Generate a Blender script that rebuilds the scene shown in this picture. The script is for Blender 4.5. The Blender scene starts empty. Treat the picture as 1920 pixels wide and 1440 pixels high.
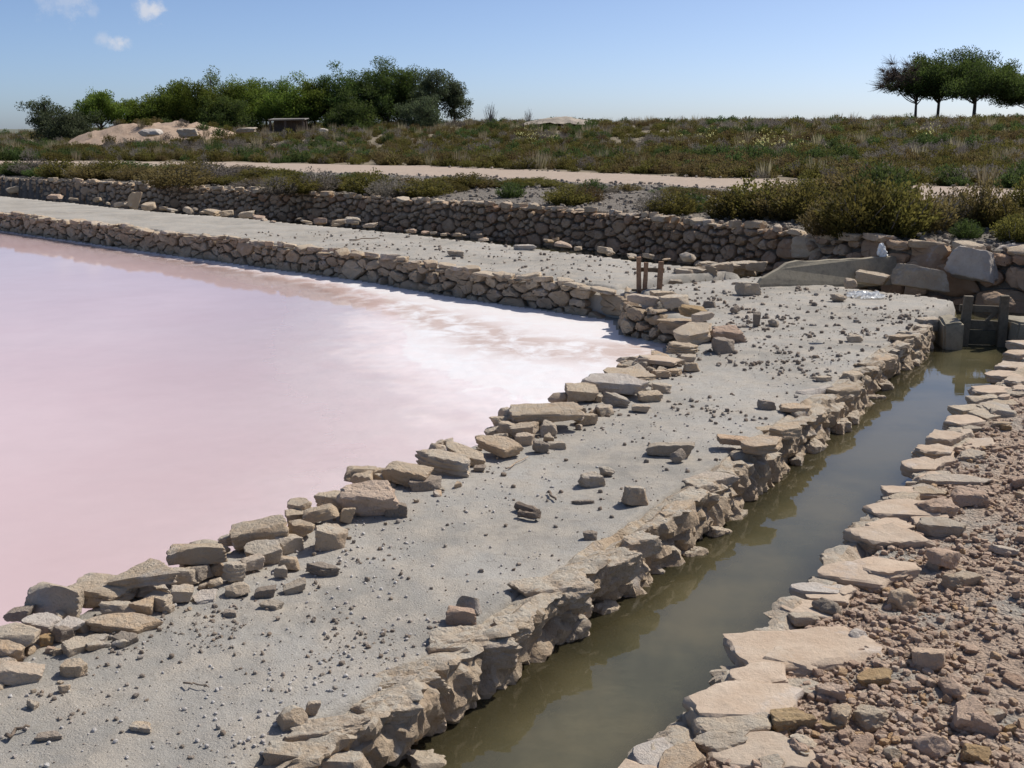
import bpy, bmesh, math, random
import numpy as np
from mathutils import Vector, Matrix, Euler, noise as mnoise

random.seed(11)
rng = np.random.default_rng(11)
R = math.radians
scene = bpy.context.scene
col = scene.collection

# ------------------------------------------------------------------ camera, sky, sun, exposure
FPX, PITCH, EYE = 2000.0, R(13.2), 1.65          # focal length in photo pixels (1920 wide), downward pitch, eye height
cam_data = bpy.data.cameras.new('camera')
cam_data.sensor_fit = 'HORIZONTAL'; cam_data.sensor_width = 36.0
cam_data.lens = 36.0 * FPX / 1920.0
cam_data.clip_start = 0.05; cam_data.clip_end = 40000
cam = bpy.data.objects.new('camera', cam_data); col.objects.link(cam)
cam.location = (0, 0, EYE); cam.rotation_euler = (math.pi / 2 - PITCH, 0, 0)
scene.camera = cam

SUN_AZ, SUN_EL = R(54), R(49)                    # azimuth clockwise from the view direction (+Y), elevation
world = bpy.data.worlds.new('World'); scene.world = world; world.use_nodes = True
SKY_STRENGTH = 0.126
sun_data = bpy.data.lights.new('sun', 'SUN'); sun_data.energy = 4.4; sun_data.angle = R(0.53)
sun_data.color = (1.0, 0.955, 0.88)
sun = bpy.data.objects.new('sun', sun_data); col.objects.link(sun)
sdir = Vector((math.sin(SUN_AZ) * math.cos(SUN_EL), math.cos(SUN_AZ) * math.cos(SUN_EL), math.sin(SUN_EL)))
sun.rotation_euler = sdir.to_track_quat('Z', 'Y').to_euler()
sun.location = sdir * 60
vs = scene.view_settings
vs.view_transform = 'Standard'; vs.look = 'None'; vs.exposure = 0.14; vs.gamma = 1.0; vs.use_curve_mapping = False

def ray(px, py):
    u = (px - 960) / FPX; v = (720 - py) / FPX
    return Vector((u, math.cos(PITCH) + v * math.sin(PITCH), -math.sin(PITCH) + v * math.cos(PITCH)))
def at(px, py, z=0.0):
    d = ray(px, py); t = (z - EYE) / d.z
    return Vector((d.x * t, d.y * t, z))
def at_y(px, py, Y):
    d = ray(px, py); t = Y / d.y
    return Vector((d.x * t, Y, EYE + d.z * t))

def world_nodes():
    nt = world.node_tree; N = nt.nodes; L = nt.links; N.clear()
    out = N.new('ShaderNodeOutputWorld'); bg = N.new('ShaderNodeBackground')
    sky = N.new('ShaderNodeTexSky'); sky.sky_type = 'NISHITA'; sky.sun_disc = False
    sky.sun_elevation = SUN_EL; sky.sun_rotation = SUN_AZ
    sky.altitude = 0; sky.air_density = 0.5; sky.dust_density = 1.0; sky.ozone_density = 3.8
    tc = N.new('ShaderNodeTexCoord')
    nz = N.new('ShaderNodeTexNoise'); nz.inputs['Scale'].default_value = 60; nz.inputs['Detail'].default_value = 8; nz.inputs['Roughness'].default_value = .65
    L.new(tc.outputs['Generated'], nz.inputs['Vector'])
    # small fair-weather clouds: (direction, radius, strength); some in view, others higher up and around the sky
    blobs = [(ray(272, 22), .011, .8), (ray(292, 20), .010, .9), (ray(258, 16), .008, .5), (ray(214, 80), .009, .7), (ray(228, 80), .008, .8), (ray(196, 74), .008, .4),
             (ray(150, 10), .014, .45), (ray(125, 2), .014, .35), (ray(80, -6), .015, .3), (ray(170, 20), .008, .3)]
    for az, el, r, s in [(-30, 40, .12, .5), (8, 33, .14, .45), (25, 38, .13, .5), (-8, 46, .16, .5), (40, 30, .10, .4), (70, 28, .15, .5), (-75, 33, .14, .5),
                         (120, 40, .16, .5), (-140, 30, .15, .5), (175, 45, .16, .5), (20, 25, .08, .35), (-55, 22, .09, .5)]:
        blobs.append((Vector((math.sin(R(az)) * math.cos(R(el)), math.cos(R(az)) * math.cos(R(el)), math.sin(R(el)))), r, s))
    acc = None
    for d, r, s in blobs:
        d = d.normalized()
        ds = N.new('ShaderNodeVectorMath'); ds.operation = 'DISTANCE'; ds.inputs[1].default_value = d
        L.new(tc.outputs['Generated'], ds.inputs[0])
        ad = N.new('ShaderNodeMath'); ad.operation = 'MULTIPLY_ADD'; ad.inputs[1].default_value = -r * 3.6; ad.inputs[2].default_value = r * 1.9
        L.new(nz.outputs['Fac'], ad.inputs[0])
        sm = N.new('ShaderNodeMath'); sm.operation = 'ADD'
        L.new(ds.outputs['Value'], sm.inputs[0]); L.new(ad.outputs[0], sm.inputs[1])
        mr = N.new('ShaderNodeMapRange'); mr.interpolation_type = 'SMOOTHSTEP'
        mr.inputs['From Min'].default_value = r * 1.25; mr.inputs['From Max'].default_value = 0.0
        mr.inputs['To Min'].default_value = 0; mr.inputs['To Max'].default_value = s
        L.new(sm.outputs[0], mr.inputs['Value'])
        if acc is None: acc = mr.outputs[0]
        else:
            mx = N.new('ShaderNodeMath'); mx.operation = 'MAXIMUM'; L.new(acc, mx.inputs[0]); L.new(mr.outputs[0], mx.inputs[1]); acc = mx.outputs[0]
    mix = N.new('ShaderNodeMix'); mix.data_type = 'RGBA'
    L.new(acc, mix.inputs['Factor']); L.new(sky.outputs[0], mix.inputs['A'])
    mix.inputs['B'].default_value = (.62 / SKY_STRENGTH, .64 / SKY_STRENGTH, .70 / SKY_STRENGTH, 1)
    L.new(mix.outputs['Result'], bg.inputs['Color']); bg.inputs['Strength'].default_value = SKY_STRENGTH
    L.new(bg.outputs[0], out.inputs['Surface'])
world_nodes()

# ------------------------------------------------------------------ helpers
def tag(o, label=None, cat=None, group=None, kind=None):
    if label: o['label'] = label
    if cat: o['category'] = cat
    if group: o['group'] = group
    if kind: o['kind'] = kind
    return o
def link(name, me, mat=None, parent=None):
    o = bpy.data.objects.new(name, me); col.objects.link(o)
    if mat is not None and not me.materials: me.materials.append(mat)
    if parent is not None: o.parent = parent
    return o
def empty(name, loc):
    o = bpy.data.objects.new(name, None); col.objects.link(o); o.location = loc
    o.empty_display_size = .1
    return o
def put(o, parent):
    """parent while keeping world placement (parents are unrotated empties)"""
    o.parent = parent; o.location = Vector(o.location) - Vector(parent.location)
    return o
def mesh(name, v, f, mat=None, smooth=False, sharp=None):
    me = bpy.data.meshes.new(name); me.from_pydata([tuple(map(float, p)) for p in v], [], f)
    if smooth:
        me.polygons.foreach_set('use_smooth', [True] * len(me.polygons))
        if sharp: me.set_sharp_from_angle(angle=sharp)
    if mat is not None: me.materials.append(mat)
    me.update()
    return me
def np_mesh(name, V, Q, mat=None, smooth=True):
    """fast mesh from arrays: V (n,3), Q (m,k)"""
    me = bpy.data.meshes.new(name); k = Q.shape[1]
    me.vertices.add(len(V)); me.vertices.foreach_set('co', V.astype(np.float32).ravel())
    me.loops.add(Q.size); me.loops.foreach_set('vertex_index', Q.astype(np.int32).ravel())
    me.polygons.add(len(Q)); me.polygons.foreach_set('loop_start', np.arange(0, Q.size, k, dtype=np.int32))
    me.polygons.foreach_set('loop_total', np.full(len(Q), k, dtype=np.int32))
    me.polygons.foreach_set('use_smooth', np.full(len(Q), smooth))
    if mat is not None: me.materials.append(mat)
    me.update(calc_edges=True); me.validate()
    return me

_perm = rng.permutation(256); _perm = np.concatenate([_perm, _perm])
_ang = rng.uniform(0, 2 * np.pi, 256); _gx, _gy = np.cos(_ang), np.sin(_ang)
def perlin(x, y):
    x = np.asarray(x, float); y = np.asarray(y, float)
    xi = np.floor(x).astype(int); yi = np.floor(y).astype(int); xf = x - xi; yf = y - yi
    u = xf ** 3 * (xf * (xf * 6 - 15) + 10); v = yf ** 3 * (yf * (yf * 6 - 15) + 10)
    def g(a, b, dx, dy):
        h = _perm[_perm[a & 255] + (b & 255)]
        return _gx[h] * dx + _gy[h] * dy
    n0 = g(xi, yi, xf, yf) * (1 - u) + g(xi + 1, yi, xf - 1, yf) * u
    n1 = g(xi, yi + 1, xf, yf - 1) * (1 - u) + g(xi + 1, yi + 1, xf - 1, yf - 1) * u
    return (n0 * (1 - v) + n1 * v) * 1.5
def fbm(x, y, o=4, g=.5):
    s = 0; a = 1; t = 0
    for i in range(o):
        s = s + a * perlin(x * 2 ** i + 17.3 * i, y * 2 ** i - 9.1 * i); t += a; a *= g
    return s / t
def sstep(a, b, x):
    t = np.clip((x - a) / (b - a), 0, 1); return t * t * (3 - 2 * t)
def seg_dist(P, X, Y):
    """distance to an open polyline and the arc length of the nearest point"""
    best = np.full(X.shape, 1e9); arc = np.zeros(X.shape); s0 = 0
    for (ax, ay), (bx, by) in zip(P[:-1], P[1:]):
        dx, dy = bx - ax, by - ay; l2 = dx * dx + dy * dy
        t = np.clip(((X - ax) * dx + (Y - ay) * dy) / l2, 0, 1)
        d = np.hypot(X - ax - t * dx, Y - ay - t * dy); m = d < best
        best = np.where(m, d, best); arc = np.where(m, s0 + t * math.sqrt(l2), arc); s0 += math.sqrt(l2)
    return best, arc
def inside(P, X, Y):
    c = np.zeros(X.shape, bool); n = len(P)
    for i in range(n):
        ax, ay = P[i]; bx, by = P[i - 1]
        if ay == by: continue
        c ^= ((ay > Y) != (by > Y)) & (X < (bx - ax) * (Y - ay) / (by - ay) + ax)
    return c
def sd_poly(P, X, Y):
    """signed distance, negative inside"""
    d, _ = seg_dist(list(P) + [P[0]], X, Y)
    return np.where(inside(P, X, Y), -d, d)
def xy(px, py, z): p = at(px, py, z); return (p.x, p.y)

# ------------------------------------------------------------------ plan of the place (metres, z = 0 is the top of the mud dyke)
POND_Z, CANAL_Z = -0.33, -0.20
EDGE = [(-2.6, -4), (-1.95, .5), (-1.72, 2.2)] + [xy(*p, 0) for p in [(-40, 1290), (130, 1150), (330, 1060), (560, 970), (720, 900), (880, 830), (1030, 770), (1150, 715), (1225, 668)]]
CORNER = [xy(1262, 646, POND_Z), xy(1172, 632, POND_Z)]
WALL1 = [xy(p[0], p[1], POND_Z) for p in [(1158, 606), (900, 567), (700, 530), (300, 475), (0, 432)]] + [(-26, 37.0)]
INLET = [xy(1176, 606, POND_Z), (1.62, 11.9), (3.1, 12.75), (3.3, 13.0), (2.6, 13.05), (1.45, 12.25), (1.05, 11.5)]
POND = EDGE + CORNER + WALL1 + [(-60, 37), (-60, -4)]
CL = lambda t: (.55 * t, .835 * t)
def canal_pt(n, t):            # n across (to the right), t along the canal, which runs straight away to the right
    return (.835 * n + .55 * t, -.55 * n + .835 * t)
CANAL = [canal_pt(-1.88, -6), canal_pt(-1.84, 2.5), canal_pt(-1.86, 5), canal_pt(-1.93, 7), canal_pt(-1.99, 9.5), canal_pt(-2.02, 12.3),
         canal_pt(-1.34, 12.1), canal_pt(-1.30, 9.9), canal_pt(-1.17, 9), canal_pt(-1.15, 6), canal_pt(-1.14, 2.5), canal_pt(-1.14, -6)]
WALL2 = [(-46, 60), (-14.59, 30.94), (-6.97, 25.27), (-1.63, 20.63), (1.22, 17.66), (2.55, 15.6), (3.68, 13.75), (4.35, 12.5), (5.29, 11.3), (6.6, 9.95), (9, 7.9), (22, 0)]
BACKC = [(-46, 57.6), (-14.26, 29.9), (-7.76, 23.6), (-4.9, 21.2), (-2.46, 18.9), (-.51, 16.9), (1.7, 14.3), (2.95, 12.95), (3.5, 12.0), (4.35, 11.05), (4.75, 10.3),
         (5.05, 10.05), (5.6, 9.9), (8.5, 7.3), (21.5, -.6)] + WALL2[::-1]
BEYOND = WALL2 + [(20000, 0), (20000, 30000), (-30000, 30000), (-30000, 60)]
TRACK_N = [(-60, 62), (-17.8, 37), (-7.5, 32.7), (-1.9, 28.5), (3.9, 22.6), (6.3, 17.6), (7.1, 13.4), (12, 8), (30, -6)]
TRACK_F = [(-66, 72), (-21, 44.5), (-10, 42), (-3.1, 37.5), (4.8, 28), (8.9, 23.5), (10.5, 21), (18, 12), (36, 0)]
TRACK = TRACK_N + TRACK_F[::-1]
FIELD = TRACK_F + [(20000, 0), (20000, 30000), (-30000, 30000), (-30000, 72)]
MOUND = (-22.2, 68.0)

def pond_depth(X, Y):
    """depth of brine over the salt bed (negative where the crust stands dry)"""
    dw, s = seg_dist(WALL1, X, Y)
    w = np.interp(s, [0, 1.5, 4.5, 8, 14, 30], [2.2, 1.75, 1.05, .55, .30, .25])
    dc = np.hypot(X - .95, Y - 10.3)
    f = np.exp(-(dw / w) ** 1.5) * 1.05 + .95 * np.exp(-(dc / 2.6) ** 2)
    de, _ = seg_dist(EDGE, X, Y)
    f = f + .55 * np.exp(-(de / 1.5) ** 1.4) * sstep(2.2, 7.0, Y)
    n = .15 * fbm(X * 1.3, Y * 1.3, 4) + .16 * fbm(X * 4, Y * 5, 4, .65)
    return .034 - .040 * np.clip(f + n * sstep(.05, .6, f), 0, 1.6)

def ground(X, Y):
    """height, region id for arrays of plan points"""
    X = np.asarray(X, float); Y = np.asarray(Y, float)
    r = np.hypot(X, Y)
    near = sstep(40, 10, r)
    wob = .035 * fbm(X * 2.2, Y * 2.2, 3) * near
    sp = sd_poly(POND, X, Y); sc = sd_poly(CANAL, X, Y); sb = sd_poly(BACKC, X, Y); si = sd_poly(INLET, X, Y)
    sy = sd_poly(BEYOND, X, Y); stt = sd_poly(TRACK, X, Y); sf = sd_poly(FIELD, X, Y)
    # dyke tops: gently uneven mud
    z = .020 * fbm(X * .9, Y * .9, 3) + .008 * fbm(X * 6, Y * 6, 3) * near
    rg = sstep(-.1, .35, fbm(X * .7 + 31, Y * .7, 2) + .06 * (Y - 6)) * near
    z = z + rg * (.010 * np.abs(fbm(X * 9, Y * 9, 3)) + .011 * np.maximum(fbm(X * 19, Y * 19, 3, .6), 0))
    right = (.835 * X - .55 * Y > -1.45) & (sy > 0)
    z = np.where(right, .0 + .02 * fbm(X * 1.5 + 9, Y * 1.5, 3) + .022 * np.maximum(fbm(X * 7, Y * 7, 4, .6), -.25) * near + .03 * sstep(0, 1.0, sc), z)
    # beyond the back wall: gravel bank, track, heath rising to a low crest
    d2 = -sy; d3 = np.maximum(-sf, 0)
    zb = .40 + .17 * sstep(0, 4, d2) + .05 * fbm(X * .5, Y * .5, 3) * sstep(0, 1.5, d2)
    lump = sstep(1.0, .0, np.abs(d2 - 2.2)) * np.maximum(fbm(X * .7 + 3, Y * .7, 2), 0) * .16
    zb = np.where(stt < 0, zb * .6 + .4 * .57, zb + lump)
    ang = X / np.maximum(Y, 1)
    leftf = np.interp(ang, [-.52, -.43, -.34, -.2, 0, .5], [.35, .55, .85, .90, 1.0, 1.0])
    zb = zb + (1.72 * sstep(0, 47, d3) * leftf + (.16 * fbm(X * .07, Y * .07, 3) + .05 * fbm(X * .4, Y * .4, 2)) * sstep(0, 12, d3)) * sstep(420, 110, r)
    zb = zb - sstep(150, 900, r) * .5
    md = np.hypot((X - MOUND[0]) / 6.6, (Y - MOUND[1]) / 6.0)
    mound = 1.05 * sstep(1.0, .25, md + .12 * fbm(X * .5, Y * .5, 3)) + .34 * fbm(X * .8, Y * .8, 4, .6) * sstep(1, .5, md)
    zb = zb + np.maximum(mound, 0)
    z = np.where(sy < -.22, zb, z)
    # sunken places
    de, _ = seg_dist(EDGE, X, Y)
    k = 1 - sstep(-.06, .06, sp + wob - np.where(de < np.abs(sp) + .02, -.02, .26))
    bed = POND_Z - pond_depth(X, Y) + .0035 * fbm(X * 9, Y * 9, 3) * near
    z = z * (1 - k) + bed * k
    kc = 1 - sstep(-.05, .05, sc - .11 + wob * .5)
    cb = CANAL_Z - .03 - .16 * sstep(0, .30, -sc) + .02 * fbm(X * 4, Y * 4, 3)
    z = np.where(sy > -.2, z * (1 - kc) + cb * kc, z)
    kb = np.where(sy < .3, 1, 1 - sstep(-.06, .06, sb)) * (sy > -.22) * ((sb < .1) | (sy < .25))
    z = z * (1 - kb) + (CANAL_Z - .14) * kb
    ki = (1 - sstep(-.06, .05, si)) * (sy > -.2)
    z = z * (1 - ki) + np.minimum(z, -.24) * ki
    reg = np.zeros(X.shape, int)
    reg[right] = 3
    reg[(sc < .10) | (sb < -.02) | (si < -.02)] = 2
    reg[sp < -.06] = 1
    n1 = fbm(X * .6, Y * .6, 3)
    reg[sy < 0] = 4
    reg[(sy < 0) & (stt + .45 * n1 < 0)] = 5
    reg[(sy < 0) & (sf - .3 * n1 < 0) & (stt > -.05)] = 6
    reg[(mound > .12) & (sy < 0)] = 7
    return z, reg
GRID = {}
def gz(x, y):
    th, rr, Z = GRID['g']; t = math.atan2(x, y); r = math.hypot(x, y)
    i = min(max(int(np.searchsorted(rr, r)) - 1, 0), len(rr) - 2); j = min(max(int(np.searchsorted(th, t)) - 1, 0), len(th) - 2)
    u = min(max((r - rr[i]) / (rr[i + 1] - rr[i]), 0), 1); v = (t - th[j]) / (th[j + 1] - th[j])
    return float((Z[i, j] * (1 - v) + Z[i, j + 1] * v) * (1 - u) + (Z[i + 1, j] * (1 - v) + Z[i + 1, j + 1] * v) * u)

# ------------------------------------------------------------------ materials
class NT:
    def __init__(s, name):
        s.m = bpy.data.materials.new(name); s.m.use_nodes = True; s.t = s.m.node_tree; s.N = s.t.nodes; s.L = s.t.links
        s.N.clear(); s.out = s.N.new('ShaderNodeOutputMaterial')
    def n(s, t, **k):
        o = s.N.new(t)
        for a, b in k.items(): setattr(o, a, b)
        return o
    def link(s, a, b): s.L.new(a, b)
    def pos(s):
        if not hasattr(s, '_p'): s._p = s.n('ShaderNodeNewGeometry').outputs['Position']
        return s._p
    def noise(s, scale, detail=4, rough=.55, vec=None, dist=0):
        o = s.n('ShaderNodeTexNoise'); o.inputs['Scale'].default_value = scale; o.inputs['Detail'].default_value = detail
        o.inputs['Roughness'].default_value = rough; o.inputs['Distortion'].default_value = dist
        s.link(vec if vec is not None else s.pos(), o.inputs['Vector']); return o.outputs['Fac']
    def vor(s, scale, feature='F1', vec=None):
        o = s.n('ShaderNodeTexVoronoi', feature=feature); o.inputs['Scale'].default_value = scale
        s.link(vec if vec is not None else s.pos(), o.inputs['Vector']); return o
    def ramp(s, fac, stops):
        o = s.n('ShaderNodeValToRGB'); e = o.color_ramp.elements
        while len(e) < len(stops): e.new(.5)
        for q, (p, c) in zip(e, stops): q.position = p; q.color = (*c, 1) if len(c) == 3 else c
        s.link(fac, o.inputs[0]); return o.outputs[0]
    def rng(s, v, a, b, c=0, d=1):
        o = s.n('ShaderNodeMapRange'); o.inputs[1].default_value = a; o.inputs[2].default_value = b; o.inputs[3].default_value = c; o.inputs[4].default_value = d
        s.link(v, o.inputs[0]); return o.outputs[0]
    def math(s, op, a, b):
        o = s.n('ShaderNodeMath', operation=op)
        for i, q in enumerate((a, b)):
            if isinstance(q, (int, float)): o.inputs[i].default_value = q
            else: s.link(q, o.inputs[i])
        return o.outputs[0]
    def mix(s, f, a, b, mode='MIX'):
        o = s.n('ShaderNodeMix', data_type='RGBA', blend_type=mode)
        for key, q in (('Factor', f), ('A', a), ('B', b)):
            sk = [i for i in o.inputs if i.name == key and (i.type == 'VALUE' if key == 'Factor' else i.type == 'RGBA')][0]
            if isinstance(q, (int, float)): sk.default_value = q
            elif isinstance(q, tuple): sk.default_value = (*q, 1)
            else: s.link(q, sk)
        return [i for i in o.outputs if i.type == 'RGBA'][0]
    def bump(s, h, strength=.5, dist=.01, normal=None):
        o = s.n('ShaderNodeBump'); o.inputs['Strength'].default_value = strength; o.inputs['Distance'].default_value = dist
        s.link(h, o.inputs['Height'])
        if normal is not None: s.link(normal, o.inputs['Normal'])
        return o.outputs[0]
    def bsdf(s, color, rough=.9, normal=None, spec=.3, **k):
        o = s.n('ShaderNodeBsdfPrincipled')
        if isinstance(color, tuple): o.inputs['Base Color'].default_value = (*color, 1)
        else: s.link(color, o.inputs['Base Color'])
        if isinstance(rough, (int, float)): o.inputs['Roughness'].default_value = rough
        else: s.link(rough, o.inputs['Roughness'])
        o.inputs['Specular IOR Level'].default_value = spec
        if normal is not None: s.link(normal, o.inputs['Normal'])
        for a, b in k.items(): o.inputs[a].default_value = b
        return o
    def done(s, sh): s.link(sh.outputs[0] if hasattr(sh, 'outputs') else sh, s.out.inputs['Surface']); return s.m

def stone_mat(name, stops, pit=.35, crust=.0, scale=1.0, bump=.75, dust=0.):
    t = NT(name); oi = t.n('ShaderNodeObjectInfo')
    base = t.ramp(oi.outputs['Random'], stops)
    n1 = t.noise(9 * scale, 6, .6); n2 = t.noise(48 * scale, 8, .72); n3 = t.noise(230 * scale, 4, .65); n5 = t.noise(17 * scale, 8, .68)
    c = t.mix(t.rng(n1, .3, .7, 0, .75), base, t.mix(1.0, base, (.80, .72, .66), 'MULTIPLY'))
    c = t.mix(t.rng(n2, .52, .70, 0, .45), c, (.30, .235, .17))
    c = t.mix(t.rng(n1, .62, .75, 0, .5), c, (.50, .36, .24))
    if crust:
        n4 = t.noise(6.5 * scale, 5, .6); c = t.mix(t.rng(n4, .62 - .1 * crust, .76 - .1 * crust, 0, .55), c, (.52, .49, .46))
    if dust:                                              # grey mud dust settled on the flat tops
        sx = t.n('ShaderNodeSeparateXYZ'); t.link(t.n('ShaderNodeNewGeometry').outputs['Normal'], sx.inputs[0])
        c = t.mix(t.math('MULTIPLY', t.rng(sx.outputs[2], .72, .95, 0, dust), t.rng(n5, .36, .58)), c, (.47, .415, .335))
    v = t.vor(42 * scale)
    h = t.math('ADD', t.math('MULTIPLY', n2, .9), t.math('MULTIPLY', n3, .45)); h = t.math('ADD', h, t.math('MULTIPLY', n5, 1.3))
    h = t.math('ADD', h, t.math('MULTIPLY', t.rng(v.outputs['Distance'], 0, .35, 0, 1), pit))
    nb = t.bump(h, bump, .024)
    return t.done(t.bsdf(c, .93, nb, .2))
TAN = [(0, (.60, .485, .345)), (.2, (.51, .40, .28)), (.4, (.66, .55, .41)), (.6, (.53, .415, .285)), (.8, (.60, .445, .295)), (1, (.58, .495, .40))]
GREYTAN = [(0, (.48, .405, .31)), (.3, (.58, .475, .35)), (.5, (.43, .365, .285)), (.75, (.61, .50, .37)), (1, (.53, .455, .36))]
BROWN = [(0, (.40, .28, .18)), (.25, (.48, .35, .24)), (.45, (.38, .25, .16)), (.65, (.54, .42, .30)), (.8, (.44, .28, .18)), (1, (.41, .32, .235))]
M = {}
M['stone'] = stone_mat('limestone', TAN, crust=.4, dust=.45)
M['stone_grey'] = stone_mat('grey_limestone', GREYTAN, crust=.7, dust=.6)
M['stone_wall'] = stone_mat('wall_limestone', BROWN, crust=.2)
M['stone_front'] = stone_mat('front_wall_limestone', [(0, (.40, .31, .21)), (.25, (.50, .40, .285)), (.5, (.38, .30, .215)), (.75, (.54, .445, .32)), (1, (.45, .34, .235))], crust=.3)
M['rough'] = stone_mat('eroded_bank_rock', [(0, (.46, .365, .26)), (.5, (.54, .435, .32)), (1, (.46, .38, .29))], pit=.5, crust=.4, bump=.7, dust=1.0)
M['pale'] = stone_mat('pale_stone', [(0, (.56, .51, .45)), (1, (.62, .56, .49))], pit=.2)
M['rubble'] = stone_mat('reddish_rubble', [(0, (.47, .335, .245)), (.35, (.56, .42, .315)), (.65, (.50, .37, .28)), (.85, (.62, .49, .38)), (1, (.54, .36, .20))], pit=.5)
M['slab'] = stone_mat('kerb_slab', [(0, (.50, .395, .295)), (.5, (.55, .44, .335)), (1, (.49, .405, .315))], pit=.3, crust=.35, bump=.4)
M['ochre'] = stone_mat('ochre_stone', [(0, (.42, .29, .155)), (1, (.44, .32, .18))], pit=.5)
M['darkrock'] = stone_mat('dark_stone', [(0, (.30, .255, .205)), (1, (.38, .32, .26))], pit=.5)

def mat_mud():
    t = NT('grey_salt_mud')
    n0 = t.noise(1.1, 4, .5); n1 = t.noise(5, 6, .6); n2 = t.noise(30, 8, .7); n3 = t.noise(150, 5, .72); v = t.vor(70)
    c = t.mix(t.rng(n0, .38, .62), (.385, .36, .32), (.285, .265, .232))
    c = t.mix(t.rng(n1, .42, .66, 0, .75), c, (.435, .38, .31))
    c = t.mix(t.rng(n2, .52, .68, 0, .6), c, (.25, .225, .19))
    c = t.mix(t.rng(n3, .60, .66, 0, .7), c, (.54, .52, .48))
    c = t.mix(t.rng(n3, .37, .31, 0, .7), c, (.16, .135, .11))
    h = t.math('ADD', t.math('MULTIPLY', n2, .5), t.math('MULTIPLY', n3, .55)); h = t.math('ADD', h, t.math('MULTIPLY', n1, .9))
    h = t.math('SUBTRACT', h, t.math('MULTIPLY', t.rng(v.outputs['Distance'], 0, .3, 1, 0), .25))
    return t.done(t.bsdf(c, .92, t.bump(h, .6, .026), .2))
def mat_rubble_ground():
    t = NT('reddish_rubble_soil')
    n0 = t.noise(1.8, 4, .55); n1 = t.noise(11, 6, .62); n2 = t.noise(48, 6, .7); v = t.vor(26); v2 = t.vor(75)
    c = t.mix(t.rng(n0, .50, .64), (.49, .37, .28), (.43, .395, .34))
    c = t.mix(t.rng(n1, .5, .7, 0, .7), c, (.56, .45, .35))
    c = t.mix(t.rng(n2, .56, .72, 0, .6), c, (.21, .165, .13))
    h = t.math('ADD', t.math('MULTIPLY', n2, 1.0), t.math('MULTIPLY', n1, 1.3))
    h = t.math('SUBTRACT', h, t.math('MULTIPLY', v.outputs['Distance'], .8)); h = t.math('SUBTRACT', h, t.math('MULTIPLY', v2.outputs['Distance'], .5))
    return t.done(t.bsdf(c, .95, t.bump(h, 1.0, .03), .15))
def mat_salt():
    t = NT('salt_crust')
    n1 = t.noise(3.2, 6, .62, dist=.6); n2 = t.noise(60, 5, .7); n3 = t.noise(260, 3, .7)
    a = t.n('ShaderNodeAttribute', attribute_name='shore').outputs['Fac']
    c = t.mix(t.rng(n1, .40, .62), (.80, .77, .755), (.84, .79, .775))
    k = t.math('MULTIPLY', t.rng(n1, .38, .56), a)
    c = t.mix(t.math('MULTIPLY', k, .8), c, (.50, .36, .29))
    c = t.mix(t.math('MULTIPLY', t.rng(n2, .60, .70, 0, .7), a), c, (.36, .25, .19))
    h = t.math('ADD', n2, t.math('MULTIPLY', n3, .6))
    return t.done(t.bsdf(c, .45, t.bump(h, .35, .01), .5))
def mat_brine():
    t = NT('pink_brine')
    d = t.n('ShaderNodeAttribute', attribute_name='depth').outputs['Fac']
    n = t.noise(.35, 4, .55); n2 = t.noise(1.5, 5, .6)
    f = t.ramp(t.rng(d, .0, .034, 0, 1), [(0, (.0, .0, .0)), (.25, (.10, .10, .10)), (.6, (.42, .42, .42)), (1, (1, 1, 1))])
    f = t.math('MULTIPLY', f, t.rng(n2, .3, .7, .95, 1.03))
    c = t.mix(t.rng(n, .4, .6), (.68, .505, .50), (.71, .545, .54))
    dif = t.n('ShaderNodeBsdfDiffuse'); t.link(c, dif.inputs[0])
    tr = t.n('ShaderNodeBsdfTransparent'); tr.inputs[0].default_value = (.99, .965, .97, 1)
    m1 = t.n('ShaderNodeMixShader'); t.link(f, m1.inputs[0]); t.link(tr.outputs[0], m1.inputs[1]); t.link(dif.outputs[0], m1.inputs[2])
    mp = t.n('ShaderNodeMapping'); mp.inputs['Scale'].default_value = (1.0, 2.2, 1); t.link(t.pos(), mp.inputs[0])
    w = t.noise(9, 3, .5, mp.outputs[0]); nb = t.bump(w, .06, .004)
    fr = t.n('ShaderNodeFresnel'); fr.inputs['IOR'].default_value = 1.36; t.link(nb, fr.inputs['Normal'])
    g = t.n('ShaderNodeBsdfGlossy'); g.inputs['Roughness'].default_value = .03; t.link(nb, g.inputs['Normal'])
    m2 = t.n('ShaderNodeMixShader'); t.link(t.math('MULTIPLY', fr.outputs[0], t.rng(d, 0, .014)), m2.inputs[0]); t.link(m1.outputs[0], m2.inputs[1]); t.link(g.outputs[0], m2.inputs[2])
    return t.done(m2)
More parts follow.
